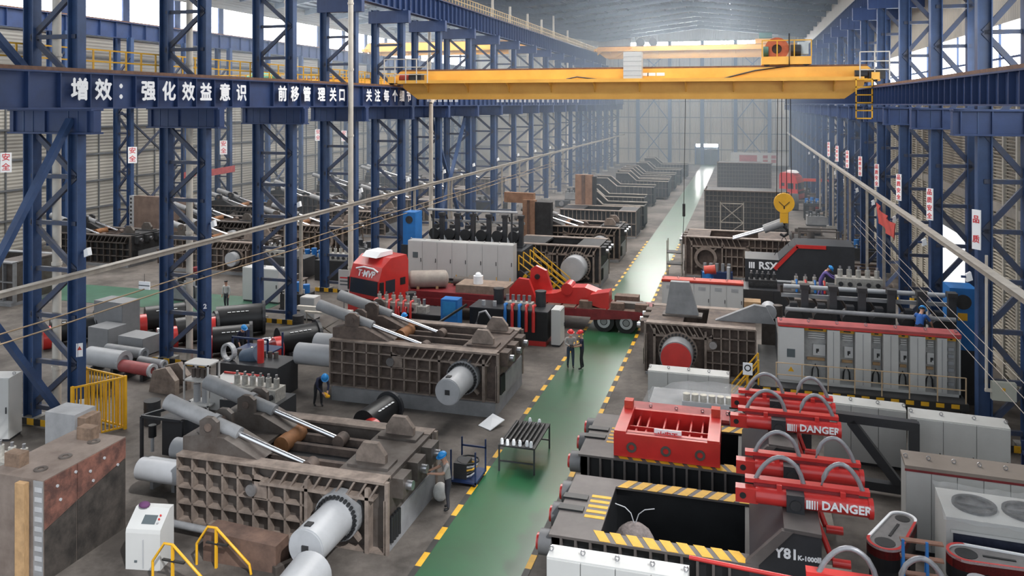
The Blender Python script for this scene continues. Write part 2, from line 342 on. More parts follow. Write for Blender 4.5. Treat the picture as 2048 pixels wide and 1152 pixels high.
def build_column(d, y, label, group, side, haz=False):
    xa, xb, zt, co, n, st = d['p']; xm = (xa + xb) / 2
    t = T('lattice_column', label, 'column', (xm, y, 0), 0, group); t['label'] = label
    for x in (xa, xb): link('leg', d['leg'], t, (x - xm, 0, .1)); link('plinth', d['plinth'], t, (x - xm, 0, 0))
    up = int((zt - co) / st)
    for i in range(n + up):
        z = .6 + st * (i + .5)
        if z + st / 2 > zt - .5: break
        link('brace', d['brace'][i % 2], t, (0, 0, z)); link('strut', d['strut'], t, (0, 0, .6 + st * i))
    if haz:
        w_ = xb - xa + .9
        for i in range(int(w_ / .32) + 1): link('hazard_block', d['pk'] if i % 2 else d['py'], t, (-w_ / 2 + .16 + .32 * i, -.42, 0))
    return t
CORB = 11.2
dL = column_meshes(XLO, XL, 19.0, CORB, 6); dR = column_meshes(XR, XRO, 19.0, CORB, 6); dF = column_meshes(XLF, XLF + 1.5, 18.2, CORB, 6)
cbL = B().box(-1.95, 2.0, -.18, .18, -.9, -.05).box(-1.95, 2.0, -.3, .3, -.08, 0).box(-1.95, 2.0, -.3, .3, -.95, -.88).mesh('corbel', BLUE2)
cbR = B().box(-1.75, 1.0, -.18, .18, -.9, -.05).box(-1.75, 1.0, -.3, .3, -.08, 0).box(-1.75, 1.0, -.3, .3, -.95, -.88).mesh('corbel', BLUE2)
cst = B().cb(0, 0, -.47, .05, .55, .82).mesh('stiffener', BLUE2)
cap = B().box(-1.5, 1.7, -.2, .2, -.9, 0).mesh('corbel', BLUE2)
ZB = 12.0
for k in range(NB):
    y = Y0 + BAY * k
    t = build_column(dL, y, '%s blue lattice column of the row carrying the lettered beam' % ORD[k], 'columns between the two naves', -1, k < 5)
    c = link('corbel', cbL, t, (0, 0, ZB)); [link('stiffener', cst, c, (x, 0, 0)) for x in (-1.7, -.2, 1.75)]
    link('corbel', cap, t, (0, 0, 19.0))
    if k > 0:
        t = build_column(dR, y, '%s blue lattice column along the louvred right wall' % ORD[k - 1], 'columns along the right wall', 1, k < 5)
        c = link('corbel', cbR, t, (0, 0, ZB)); [link('stiffener', cst, c, (x, 0, 0)) for x in (-1.5, -.5, .5)]
        link('corbel', cap, t, (0, 0, 19.0))
    if k > 1:
        t = build_column(dF, y, '%s blue lattice column along the left nave wall' % ORD[k - 2], 'columns along the left nave wall', -1)
# long diagonal wind braces in the first bays of the middle row
for i, (xa, ya, za, yb, zb) in enumerate(((XL - .1, Y0 - 7.5, .4, Y0 - .2, 11.6), (XL - .4, Y0 - .2, .4, Y0 - 7.5, 11), (XL - .3, Y0 + 37.5, 1, Y0 + 45, 11), (XL - .6, Y0 + 45, 1, Y0 + 37.5, 11))):
    tag(B().bar((xa, ya, za), (xa, yb, zb), .28, .2).obj('wind_brace', BLUE), ('steep blue diagonal brace climbing beside the nearest left column', 'low blue diagonal brace at the foot of nearest left column', 'blue diagonal wind brace rising away in the middle column row', 'blue diagonal wind brace falling away in the middle column row')[i], 'brace')
tag(B().bar((XLO + .1, Y0 - .3, 13.4), (XLO + .1, Y0 - 7.5, 20.2), .3, .22).obj('wind_brace', BLUE), 'blue diagonal brace above the walkway at the top left', 'brace')
# X bracing on the far left row
for k in (5, 8, 12):
    for sg in (0, 1):
        for z0 in (0.5, 6):
            ya, yb = Y0 + BAY * k, Y0 + BAY * (k + 1)
            if sg: ya, yb = yb, ya
            tag(B().bar((XLF + .7 - sg * .2, ya, z0), (XLF + .7 - sg * .2, yb, z0 + 5.4), .16).obj('wind_brace', BRACE), '%s %s dark cross brace in the %s braced bay of the left nave wall' % (('lower', 'upper')[z0 > 3], ('rising', 'falling')[sg], {5: 'nearest', 8: 'middle', 12: 'farthest'}[k]), 'brace')
# ---- crane runways
RAILB = mat('rail_brown', (.20, .105, .07), .6, .3, .4, 4)
CH = [('增', 160), ('效', 207), ('：', 250), ('强', 297), ('化', 338), ('效', 377), ('益', 412), ('意', 450), ('识', 483), ('前', 565), ('移', 590), ('管', 614), ('理', 643), ('关', 666), ('口', 684), ('关', 738), ('注', 755), ('每', 773), ('个', 790), ('细', 804), ('节', 818)]
def runway(name, label, x, wdt, z0, z1, y0, y1, step, face, m=BLUE2, rail=True, pos=None):
    t = T(name, label, 'crane runway', (x, y0, z0), 0); L_ = y1 - y0; h = z1 - z0
    B().box(-.06, .06, 0, L_, .05, h - .05).obj('web', m, t); B().box(-wdt / 2, wdt / 2, 0, L_, 0, .06).obj('lower_flange', m, t); B().box(-wdt / 2, wdt / 2, 0, L_, h - .06, h).obj('upper_flange', m, t)
    sm_ = B().box(min(0, face * wdt / 2 * .9), max(0, face * wdt / 2 * .9), -.02, .02, .05, h - .05).mesh('stiffener', m)
    n = min(int(L_ / step), 140)
    for q in (pos or [step * (i + .3) for i in range(n)]): link('stiffener', sm_, t, (0, q, 0))
    if rail: B().box(-.08, .08, 0, L_, h, h + .14).obj('rail', RAILB, t)
    return t
LB0, LB1, LBX = 12.0, 13.35, -23.5
cy_ = [PX(px, 190, LBX + .27).y - 14 for _, px in CH]
pos_ = [cy_[0] - .8 - 1.35 * i for i in range(1 + int((cy_[0] - .8) / 1.35))][::-1]
for a, b_ in zip(cy_, cy_[1:]): pos_ += [(a + b_) / 2] if b_ - a < 2.2 else [a + .75, b_ - .75]
pos_ += [cy_[-1] + .7 + 1.3 * i for i in range(75)]
rl = runway('crane_runway', 'dark blue runway beam with big white lettering along the left', LBX, .5, LB0, LB1, 14, YW - 4, 1.25, 1, pos=pos_)
rr = runway('crane_runway', 'dark blue ribbed runway beam on right column corbels', 7.35, .5, LB0 + .12, LB1 - .2, 16, YW - 4, .95, -1)
ru = runway('crane_runway', 'upper blue runway beam above the left columns with railing', -24.4, .6, 19.0, 20.75, 40, YW - 20, 1.0, 1)
rq = runway('crane_runway', 'upper blue runway beam above the right wall columns', 9.0, .6, 19.0, 20.75, 40, YW - 2, 1.0, -1)
rn = runway('crane_runway', 'upper blue runway beam along the left nave wall', XLF + .9, .6, 18.2, 19.7, 30, YW - 2, 1.9, 1)
rm_ = runway('crane_runway', 'lower blue runway beam along the left nave wall', XLF + 2.2, .5, 12.0, 13.3, 40, YW - 2, 3, 1)
rb_ = runway('crane_runway', 'blue runway beam behind the lettered one on the left nave side', -27.0, .5, 12.0, 13.2, 14, YW - 2, 2.5, -1)
# lettering on the left runway
XF = LBX + .27
for ch, px in CH:
    p = PX(px, 190, XF); lettering(ch, .84, (.27, p.y - 14, .66), (HP, 0, HP), rl, bold=.028, name='character')
sb = B().box(0, .01, -.05, .05, -.33, .33).mesh('paint_mark', WTEXT)
for px in list(range(858, 918, 11)) + list(range(996, 1060, 9)) + list(range(1066, 1160, 10)):
    p = PX(px, 200, XF)
    for dy in (-.3, 0, .3): link('paint_mark', sb, rl, (.26, p.y - 14 + dy, .66))
# handrail along upper-left runway and walkway handrail on left nave side
def handrail(name, label, x, y0, y1, z, step, m, h=1.1, cat='railing'):
    t = T(name, label, cat, (x, y0, z)); L_ = y1 - y0
    pm_ = B().box(-.03, .03, -.03, .03, 0, h).mesh('post', m); rm2 = B().box(-.025, .025, 0, L_, -.03, .03).mesh('rail', m)
    n = min(int(L_ / step) + 1, 200)
    for i in range(n): link('post', pm_, t, (0, i * step, 0))
    for zz in (h, h * .55): link('rail', rm2, t, (0, 0, zz))
    B().box(-.02, .02, 0, L_, 0, .14).obj('toe_board', m, t); return t
handrail('walkway_railing', 'yellow walkway railing above the lettered runway beam', -26.7, 14, 62, 13.4, .95, YEL)
handrail('walkway_railing', 'pale yellow railing on top of upper left runway', -24.8, 44, YW - 24, 20.85, .8, mat('pale_yellow_paint', (.62, .45, .22), .5, 0, .2), 1.0)
tag(B().box(-27.4, -26.5, 14, 62, 13.3, 13.38).obj('walkway_deck', BLUE2), 'narrow steel walkway under the yellow railing', 'walkway')
# white floodlamps on columns
lampm = (B().box(-.12, .12, -.2, .12, -.22, .2), )
def flood(x, y, z, label, side):
    t = T('flood_lamp', label, 'lamp', (x, y, z), 0, 'flood lamps on the columns')
    B().prism([(-.05, -.16), (.14, -.08), (.08, .2), (-.07, .11)], 'y', -.1, .1).obj('housing', WTEXT, t); B().box(-.22, -.04, -.03, .03, -.03, .05).obj('bracket', BLUE2, t)
for k in range(0, 14): flood(XL + .48, Y0 + BAY * k, 6.6, 'small white flood lamp on the %s left column' % ORD[k], -1)
for k in range(1, 12): flood(XR - .5, Y0 + BAY * k, 6.0, 'small white flood lamp on the %s right wall column' % ORD[k - 1], 1)
# cream downpipes
def pipe(x, y, z0, z1, label, r=.16, hook=False):
    t = T('downpipe', label, 'pipe', (x, y, z0), 0, 'cream downpipes beside columns')
    B().cyl((0, 0, 0), (0, 0, z1 - z0), r, 10).obj('pipe', CREAM, t)
    for z in range(2, int(z1 - z0), 4): B().ring((0, 0, z), (0, 0, z + .12), r + .03, r - .01, 10).obj('clamp', CREAM, t)
    if hook: B().tube([(0, 0, z1 - z0), (.05, .3, z1 - z0 + .3), (.1, .8, z1 - z0 + .4)], r, 8).obj('elbow', CREAM, t)
for i, px in enumerate((92, 365, 565)): p = PX(px, 500, -25.4); pipe(-25.4, p.y + .5, 0, 24.6, 'tall cream downpipe inside the %s left column' % ORD[i])
p = PX(700, 300, -23.0); pipe(-22.95, p.y, .2, 24.5, 'tall cream downpipe standing in front of the fourth left column')
p = PX(862, 300, -22.95); pipe(-22.95, p.y, 0, 12.2, 'cream downpipe with bent top under the runway behind the white cabinets', .16, True)
p = PX(869, 100, -24.95); pipe(-25.4, p.y, 13.4, 24.0, 'cream downpipe rising past the upper left runway', .14)
for i, px in enumerate((985, 1020, 1055, 1083, 1107, 1135)): p = PX(px, 80, -25.2); pipe(-25.2, p.y, 0, 23 + (i == 4) * 1.2, '%s pale post rising past the upper left runway railing' % ORD[i], .13)
# cable trays with drop posts
def tray(label, x, z, y0, y1, posts, zlow, wires):
    t = T('cable_tray', label, 'cable tray', (x, y0, z)); B().box(-.12, .12, 0, y1 - y0, -.08, .08).obj('tray', TRAY, t); B().box(-.16, .16, 0, y1 - y0, .08, .1).obj('cover', TRAY, t)
    for yp in posts: B().box(-.07, .07, -.07, .07, zlow - z, -.05).obj('hanger', TRAY, t, (0, yp - y0, 0))
    return t
ty = [PX(px, 400, -22.4).y for px in (602, 829, 897, 903, 1004, 1039, 1100, 1126)]
tray('pale cable tray running along the left column row', -22.4, 6.2, 12, YW - 10, ty, 2.2, 2)
ty = [PX(px, 400, 7.3).y for px in (1560 + 106, 1690, 1700, 1734, 1768, 1640, 1652)]
tray('pale cable tray running along the right column row', 7.3, 6.9, 16, YW - 10, [y for y in ty if y > 16], 1.5, 2)
for i, (x, z0) in enumerate(((-22.3, 5.05), (-22.1, 4.8))):
    pts = [(x, 14 + 7.5 * q, z0 - .05 * (q % 2)) for q in range(12)]
    tag(B().tube(pts, .028, 5).obj('trolley_wire', mat('wire_tan', (.32, .23, .14), .5, 0, 0)), ('upper', 'lower')[i] + ' thin tan trolley wire below the left cable tray', 'wire')
for i in range(3):
    tag(B().tube([(6.9 - .12 * i, 16 + 8 * q, 5.0 - .25 * i) for q in range(6)], .012, 5).obj('trolley_wire', TRAY), ('highest', 'middle', 'lowest')[i] + ' of three thin wires along the right column row', 'wire')
# signs on right columns & left nave columns
def sign(label, loc, rz, wd, ht, chars, cat='sign', colr=SIGNR):
    t = T('column_sign', label, cat, loc, rz, 'vertical signs on columns'); B().cb(0, 0, 0, wd, .04, ht).obj('board', WTEXT, t)
    n = len(chars)
    for i, c in enumerate(chars): lettering(c, min(wd * .85, ht / n * .8), (0, -.026, ht / 2 - (i + .5) * ht / n), FRONT, t, colr, .006, .003, 'character')
for k, n in zip(range(1, 9), (3, 5, 5, 5, 5, 5, 5, 5)):
    sign('white sign with red characters on the %s right wall column' % ORD[k - 1], (XR - .3, Y0 + BAY * k - .3, 7.75), -.95, .34, 1.4, '品质安全' if k > 1 else '品质')
for i, (px, py) in enumerate(((265, 310), (447, 295), (636, 270), (688, 272), (12, 325))):
    p = PX(px, py, XLF + 1.9); sign('white sign with red characters, %s on the left nave wall columns' % ('leftmost of those', 'second from camera', 'third', 'fourth', 'partly hidden at frame edge')[i] if False else '%s white and red sign on the left nave wall columns' % ('second', 'third', 'fourth', 'fifth', 'leftmost')[i], (p.x, p.y, p.z), .6, .75, 1.5, '安全')
for i, (a, bq) in enumerate((((368, 352), (392, 345)), ((418, 346), (470, 337)))):
    p = PX(a[0], a[1], XLF + 2); q = PX(bq[0], bq[1], XLF + 2); t = T('banner', ('left', 'right')[i] + ' half of the faded red banner in left nave', 'banner', p); d = q - p
    B().add([(0, 0, -.35), d + Vector((0, 0, -.35)), d + Vector((0, 0, .35)), (0, 0, .35), (-.03, 0, -.35), d + Vector((-.03, 0, -.35)), d + Vector((-.03, 0, .35)), (-.03, 0, .35)], [(0, 1, 2, 3), (7, 6, 5, 4), (0, 4, 5, 1), (3, 2, 6, 7), (1, 5, 6, 2), (0, 3, 7, 4)]).obj('cloth', PINK, t); [B().cyl(v, v + Vector((0, 0, 12.1 - p.z)), .012, 5).obj('cord', TRAY, t) for v in (Vector((0, 0, .3)), d + Vector((0, 0, .3)))]
t = T('banner', 'slanting red cloth banner hung by the right column row', 'banner', (7.0, 0, 0)); p = PX(1752, 405, 7.0); q = PX(1791, 452, 7.0); p.x = q.x = 0; n = 8; vs = []
for i in range(n + 1):
    a = p.lerp(q, i / n); sag = -.12 * math.sin(math.pi * i / n); vs += [a + Vector((.12 * math.sin(i * 2), 0, sag)), a + Vector((.1 * math.sin(i * 2 + 1), 0, sag - .75))]
B().add(vs + [v + Vector((.02, 0, 0)) for v in vs], [(2 * i, 2 * i + 1, 2 * i + 3, 2 * i + 2) for i in range(n)] + [(2 * i + 18, 2 * i + 20, 2 * i + 21, 2 * i + 19) for i in range(n)]).obj('cloth', mat('red_cloth', (.5, .07, .06), .8, 0, .2), t)
# ================================================================== CRANES
def bridge_crane(label, x0, x1, y, zr, depth, gap, m=CRANEY, walk=True, brackets=10, rails=True, hang=1.0):
    """x0,x1: rail positions; zr: rail top; girders hang below the rail top by `hang`"""
    t = T('bridge_crane', label, 'overhead crane', (x0, y, zr)); L = x1 - x0
    for yy in (0, gap):
        B().prism([(-.4, .05), (.5, .05), (.5, -hang * .2), (1.6, -hang), (L - 1.6, -hang), (L - .5, -hang * .2), (L - .5, .05), (L + .4, .05), (L + .4, .35), (L - .3, depth - hang), (.3, depth - hang), (-.4, .35)], 'y', yy, yy + .55).obj('girder', m, t)
        B().box(.3, L - .3, yy + .2, yy + .35, depth - hang, depth - hang + .12).obj('trolley_rail', RAILB, t)
    for x in (0, L):
        e = B().box(x - .22, x + .22, -1.0, gap + 1.6, .12, .55).obj('end_carriage', m, t)
        for yy in (-.8, gap + 1.4): B().cyl((x - .1, yy, .2), (x + .1, yy, .2), .2, 14).obj('wheel', DARK, e)
    if walk:
        B().box(.5, L - .6, -.9, .02, .1, .17).obj('walkway', m, t); B().box(.5, L - .6, -.92, -.88, .08, .3).obj('toe_board', m, t)
        bm_ = B().prism([(-.85, .1), (0, .1), (0, -.55), (-.12, -.5), (-.35, -.15), (-.8, .02)], 'x', -.03, .03).mesh('bracket', m)
        for i in range(brackets): link('bracket', bm_, t, (2.4 + (L - 4.6) * i / (brackets - 1), 0, 0))
    return t
CR = 13.49; CY = 52.4
c1 = bridge_crane('large orange yellow overhead crane bridging the nave, nearest the camera', -23.5, 7.35, CY, CR, 1.95, 2.4)
# trolley with winch, cabinet, motors, ladder: parts of the crane
ztop = 1.0
def cp(x): return x + 23.5
B().box(cp(-7.45), cp(-6.3), -.85, -.1, .17, 2.0).obj('switch_cabinet', WHITE, c1); cbn = c1.children[-1]
for i in range(5): B().box(cp(-7.46), cp(-6.29), -.86, -.85, .5 + .3 * i, .515 + .3 * i).obj('seam', LGREY, cbn)
o = lettering('Y O U N G', .3, (cp(-5.7), -.02, .62), FRONT, c1, bold=.02); o.data = text_mesh('▬▬ ▬', .45, .006, .03)
B().tube([(cp(-11.3), -.3, .3), (cp(-10.6), -.15, .45), (cp(-9), -.1, .25), (cp(-7.5), -.1, .2)], .05).obj('cable', BLACK, c1)
B().tube([(cp(-1.6), -.05, .2), (cp(.6), -.05, .75), (cp(2.6), -.05, 1.0), (cp(2.6), -.05, 3.0)], .05).obj('cable', BLACK, c1)
tr = B().box(cp(1.0), cp(3.9), 0, 2.9, 1.12, 1.6).obj('trolley_frame', CRANEY, c1)
for x in (1.3, 3.6):
    for yy in (.28, 2.65): B().cyl((cp(x), yy - .1, 1.22), (cp(x), yy + .1, 1.22), .22, 14).obj('trolley_wheel', DARK, tr)
B().cyl((cp(1.9), .7, 2.1), (cp(1.9), 2.3, 2.1), .62, 20).obj('winch_drum', mat('drum_dark', (.08, .05, .04), .5, .4, .3), tr)
B().ring((cp(1.9), .55, 2.1), (cp(1.9), .7, 2.1), .72, .3, 22).obj('drum_flange', mat('drum_orange', (.5, .12, .05), .5, .2, .3), tr)
B().cyl((cp(1.4), .6, 1.95), (cp(1.1), .6, 1.95), .32, 14).obj('gearbox', mat('machine_green', (.04, .12, .09), .5, 0, .2), tr)
B().cyl((cp(2.7), .5, 2.0), (cp(3.3), .5, 2.0), .36, 16).obj('motor', CHAR, tr); B().box(cp(3.15), cp(3.75), .4, 1.2, 1.75, 2.5).obj('control_box', mat('pale_blue_grey', (.45, .52, .56), .5, 0, .1), tr)
for x in (1.02, 1.9, 2.9, 3.88): B().box(cp(x) - .03, cp(x) + .03, -.03, .03, 1.6, 2.6).obj('post', YEL, tr)
B().box(cp(1.0), cp(3.9), -.03, .03, 2.56, 2.62).obj('rail', YEL, tr)
ld = B().box(cp(6.25), cp(6.32), -1.02, -.96, -2.2, .2).obj('ladder_rail', YEL, c1); B().box(cp(7.12), cp(7.19), -1.02, -.96, -2.2, .2).obj('ladder_rail', YEL, c1)
for i in range(6): B().box(cp(6.25), cp(7.19), -1.02, -.96, -2.2 + .46 * i, -2.13 + .46 * i).obj('ladder_rung', YEL, c1)
for x in (-22.6, 6.6):
    B().cyl((cp(x) - .35, -.6, .45), (cp(x) + .35, -.6, .45), .24, 14).obj('travel_motor', mat('motor_red', (.4, .05, .03), .5, 0, .2) if x < 0 else CHAR, c1); B().box(cp(x) + .4, cp(x) + 1.3, -.85, -.3, .17, .75).obj('drive_gearbox', DARK, c1)
for x0_, n_ in ((-24.0, 5), (6.5, 3)):
    for i in range(n_): B().box(cp(x0_ + .8 * i) - .03, cp(x0_ + .8 * i) + .03, -.98, -.92, .1, 1.75).obj('railing_post', CREAM, c1)
    for z in (1.75, 1.2, .7): B().box(cp(x0_), cp(x0_ + .8 * (n_ - 1)), -.98, -.92, z - .03, z + .03).obj('railing_bar', CREAM, c1)
# hook block and ropes of the near crane
t = T('hook_block', 'round yellow crane hook block hanging on ropes above right machines', 'crane hook', (2.36, 53.7, 5.6))
B().cyl((0, -.22, .35), (0, .22, .35), .62, 26).obj('sheave_guard', YEL, t); B().box(-.24, .24, -.2, .2, -.9, 0).obj('shank', YEL, t)
B().bar((-.32, -.235, .45), (0, -.235, .15), .07, .03).bar((.32, -.235, .45), (0, -.235, .15), .07, .03).bar((0, -.235, .15), (0, -.235, .0), .07, .03).obj('guard_slot', BLACK, t)
B().tube([(0, 0, -.9), (0, 0, -1.15), (.2, 0, -1.35), (.22, 0, -1.6), (0, 0, -1.75), (-.22, 0, -1.62)], .09, 8).obj('hook', DARK, t)
for x in (-.45, -.16, .16, .45): B().cyl((x, 0, .35), (x * .8, 0, 8.9), .025, 6).obj('rope', BLACK, t)
for sx in (-1, 1): B().cyl((0, 0, -1.7), (sx * 1.4, .5, -4.9), .02, 6).obj('sling', DARK, t)
t = T('hook_block', 'slim dark hoist hook on a single rope over the walkway', 'crane hook', (-3.75, 52.7, 5.4))
B().cyl((0, 0, -.4), (0, 0, .4), .09, 8).obj('weight', DARK, t); B().cyl((0, 0, .4), (.1, 0, 7.2), .022, 6).obj('rope', BLACK, t); B().cyl((0, 0, -.4), (-.1, 0, -2.6), .022, 6).obj('sling', BLACK, t)
# far crane on the upper runways
c2 = bridge_crane('far orange yellow crane on the upper runway near the gable wall', -24.4, 9.0, 137, 20.9, 1.9, 3.0, brackets=8, hang=1.0)
B().box(26, 29, .2, 2.6, 1.0, 1.8).obj('trolley_frame', CRANEY, c2); B().cyl((26.6, 1, 2.3), (28.6, 1, 2.3), .55, 14).obj('winch_drum', mat('winch_green', (.05, .2, .17), .5, 0, .2), c2); B().cyl((7.3, 1, 1.7), (7.3, 2.4, 1.7), .7, 14).obj('winch_drum', DARK, c2); B().cyl((9.4, 1, 1.7), (9.4, 2.4, 1.7), .7, 14).obj('winch_drum', DARK, c2)
for a, bq in (((.2, -.3, -.4), (1.6, -.3, .8)), ((3.3, -.3, -.8), (6.0, -.3, .8))): B().bar(a, bq, .3, .3).obj('end_strut', CRANEY, c2)
c3 = bridge_crane('pale yellow crane on the upper runway of the left nave', XLF + .9, -27.2, 112, 19.85, 1.7, 3.0, brackets=6, hang=.3)
c4 = bridge_crane('yellow railed crane low across the left nave behind the lettering', XLF + 2.2, -27.0, 62, 13.35, 1.25, 2.2, brackets=6, hang=.35)
pm_ = B().box(-.03, .03, -.03, .03, 0, 1.1).mesh('railing_post', YEL)
for i in range(32): link('railing_post', pm_, c4, (.5 + .85 * i, -.9, .2))
for z in (.75, 1.3): B().box(.5, 26.8, -.93, -.87, z - .03, z + .03).obj('railing_bar', YEL, c4)
tag(B().ball((0, 0, 0), 1.0, 1.5, .8, .55, 14, 8, -.1).obj('tarpaulin', mat('green_tarp', (.12, .32, .22), .7, 0, .4, 4, .5), None, (PY(523, 131, 62.9).x, 62.9, 14.45)), 'crumpled green tarpaulin lying on left nave crane', 'tarpaulin')
# ================================================================== BALING PRESSES
def press(label, loc, L=7.0, W=3.7, H=1.9, base=0.0, sg=-1, rz=0, rams=True, tube='closed', m=STEEL, mr=RIB, side=.33, detail=True, group='baling press bodies', nv=13, endm=GREY, lugs=True, tr=.5, ln=None):
    """origin at the corner next to the walkway, front face at y=0, length runs along sg*x"""
    t = T('baling_press', label, 'press', loc, rz, group); X = lambda x: sg * x; h = H; z0 = base
    cx, cz = max(1.35, tr + .72), z0 + (h - z0) * .47; ca, cb_ = cx - tr - .4, cx + tr + .55
    b = B(); b.box(0, X(L), .24, .34, z0, h); b.box(0, X(L), W - .34, W - .24, z0, h); b.box(X(.02), X(L - .02), .3, W - .3, z0 + .02, z0 + .35); b.box(X(L - .12), X(L + .004), .26, W - .26, z0 + .01, h - .12); b.box(X(-.004), X(.12), .26, W - .26, z0 + .01, h - .12)
    b.box(X(L - 2.1), X(L - .01), .36, W - .36, h - .1, h + .02); b.box(X(.01), X(1.6), .36, W - .36, h - .1, h + .01)
    body = b.obj('body', m, t)
    if base:
        for x0, x1 in ((.0, L * .62), (L * .64, L * .98)): B().box(X(x0), X(x1), -.12, W + .1, 0, base).obj('skid', endm, t)
    vm = B().box(-.03, .03, 0, .26, z0, h - .04).mesh('rib', mr); lm = B().box(0, X(L), 0, .26, -.025, .025).mesh('stringer', mr)
    vs_ = B().box(-.03, .03, 0, .26, z0, z0 + (h - z0) * .75).mesh('rib', mr)
    xs = [L * i / nv for i in range(nv + 1)]
    for x in xs:
        if detail and tube and ca < x < cb_: continue
        link('rib', vs_ if (detail and x < L * .56) else vm, t, (X(x), 0, 0))
    zs = [z0 + .03, z0 + (h - z0) * .28, z0 + (h - z0) * .52, z0 + (h - z0) * .78, h - .04] if detail else [z0 + .03, (z0 + h) / 2, h - .04]
    ls = B().box(X(cb_), X(L), 0, .26, -.025, .025).mesh('stringer', mr)
    lh_ = B().box(X(L * .56), X(L), 0, .26, -.025, .025).mesh('stringer', mr)
    for i, z in enumerate(zs): link('stringer', ls if (tube and 0 < i < 3) else lh_ if (detail and i == 3) else lm, t, (0, 0, z))
    B().box(0, X(L), -.05, .42, h - .04, h + .03).obj('top_flange', mr, t); B().box(0, X(L), W - .42, W + .05, h - .04, h + .03).obj('top_flange', mr, t)
    if detail:
        sm_ = B().prism([(0, h - .06), (X(.06), h - .06), (X(.31), z0 + (h - z0) * .77), (X(.25), z0 + (h - z0) * .77)], 'y', -.05, .24).mesh('slanted_rib', mr)
        for i in range(10): link('slanted_rib', sm_, t, (X(.15 + i * (L * .56 - .4) / 9.5), 0, 0))
        B().box(X(.3), X(L * .58), -.06, .28, z0 + (h - z0) * .74, z0 + (h - z0) * .78).obj('shelf', mr, t)
        B().prism([(X(L * .55), z0 + (h - z0) * .74), (X(L * .62), z0 + (h - z0) * .86), (X(L * .62), z0 + (h - z0) * .52), (X(L * .55), z0 + (h - z0) * .52)], 'y', .0, .2).obj('pin_plate', mr, t)
        B().cyl((X(L * .62), -.08, z0 + (h - z0) * .64), (X(L * .62), .1, z0 + (h - z0) * .64), .17, 16).obj('pin', CLEAN, t)
    if tube:
        B().box(X(ca), X(ca + .11), -.06, .3, z0, h * .9).obj('tube_post', mr, t); B().box(X(cb_ - .1), X(cb_), -.06, .3, z0, h * .9).obj('tube_post', mr, t)
        B().ring((X(cx), -.16, cz), (X(cx), .2, cz), tr + .16, tr - .04, 28).obj('tube_flange', mr if tube != 'closed' else GREY, t)
        for i in range(4):
            a = math.pi / 4 + i * HP; B().bar((X(cx) + (tr + .12) * math.cos(a), .05, cz + (tr + .12) * math.sin(a)), (X(cx) + (tr + .38) * math.cos(a), .05, cz + (tr + .38) * math.sin(a)), .12, .12, (0, 1, 0)).obj('flange_strap', mr, t)
        if tube in ('closed', 'red', 'short'):
            ln = ln or {'closed': 1.75, 'red': .9, 'short': .6}[tube]
            bb = B()
            for i in range(30):
                a = 2 * math.pi * i / 30; bb.cyl((X(cx) + (tr + .07) * math.cos(a), -.24, cz + (tr + .07) * math.sin(a)), (X(cx) + (tr + .07) * math.cos(a), -.16, cz + (tr + .07) * math.sin(a)), .05, 6)
            bb.obj('bolt_circle', BLACK, t)['kind'] = 'stuff'
            tb = B().cyl((X(cx), .1, cz), (X(cx), -ln, cz), tr, 32).obj('cylinder_barrel', LGREY if tube != 'red' else GREY, t)
            B().cyl((X(cx), -ln, cz), (X(cx), -ln - .04, cz), tr * .94, 32).obj('end_cap', LGREY if tube != 'red' else RED, tb)
            if tube == 'closed':
                B().box(X(cx) - .09, X(cx) + .09, -ln - .07, -ln - .03, cz - .09, cz + .09).obj('port_plate', DARK, tb); B().box(X(cx) - .12, X(cx) + .06, -ln + .1, -ln + .3, cz + .47, cz + .53).obj('port_plate', DARK, tb)
    if detail:      # end facing the walkway
        B().box(0, X(-.06), .1, W - .1, z0, z0 + (h - z0) * .42).obj('end_plate', endm, t)
        for i in range(3):
            y = .5 + i * 1.05; B().box(X(.1), X(-.32), y, y + .62, h - .62, h - .08).obj('end_block', m, t); B().cyl((X(-.3), y + .3, h - .35), (X(-.5), y + .3, h - .35), .13, 14).obj('tie_rod_nut', CLEAN, t)
        B().box(0, X(-.1), 0, .12, z0, h).obj('corner_post', mr, t); B().box(0, X(-.1), W - .12, W, z0, h).obj('corner_post', mr, t)
        for i in range(4): B().cyl((X(-.1), .25 + .16 * i, z0 + .25), (X(-.1), .25 + .16 * i, z0 + .95), .06, 8).obj('conduit', BLACK, t)
    if side:
        for y, r in ((.75, side), (2.3, side)): B().cyl((X(L), y, z0 + (h - z0) * .5), (X(L + 1.9), y, z0 + (h - z0) * .5), r, 22).obj('side_cylinder', LGREY, t)
    if rams:
        for y in (.7, 2.55):
            tail = Vector((X(L + .9), y, h + 1.2)); tip = Vector((X(L - 3.95), y, h - .15)); d = tip - tail
            mid = tail + d * .52
            bm_ = B().cyl(tail, tail + d * .34, .235, 20).cyl(tail + d * .34, mid, .20, 20).obj('ram_barrel', GREY, t)
            B().cyl(tail + d * .33, tail + d * .36, .27, 20).obj('barrel_collar', GREY, bm_)
            B().cyl(mid, tip, .085, 14).obj('ram_rod', CHROME, t)
            q = tail + d * .36
            for s in (-1, 1): B().prism([(q.x - .3, q.z - .2), (q.x + .3, q.z - .2), (q.x + .3, q.z + .22), (q.x + .12, q.z + .34), (q.x - .12, q.z + .34), (q.x - .3, q.z + .22)], 'y', y + s * .28, y + s * .42).obj('trunnion_block', m, t)
            B().cyl((q.x, y - .45, q.z + .05), (q.x, y + .45, q.z + .05), .12, 14).obj('trunnion_pin', RUST, t)
            B().prism([(X(L), h), (X(L - 2.0), h), (X(L - 2.6), h), (q.x + X(-.55), q.z - .2), (q.x + X(.3), q.z - .2), (X(L), h + .42)], 'y', y - .45, y + .45).obj('bracket_tower', m, t)
            B().cyl((tip.x, y - .2, tip.z), (tip.x, y + .2, tip.z), .2, 14).obj('rod_eye', RUST, t)
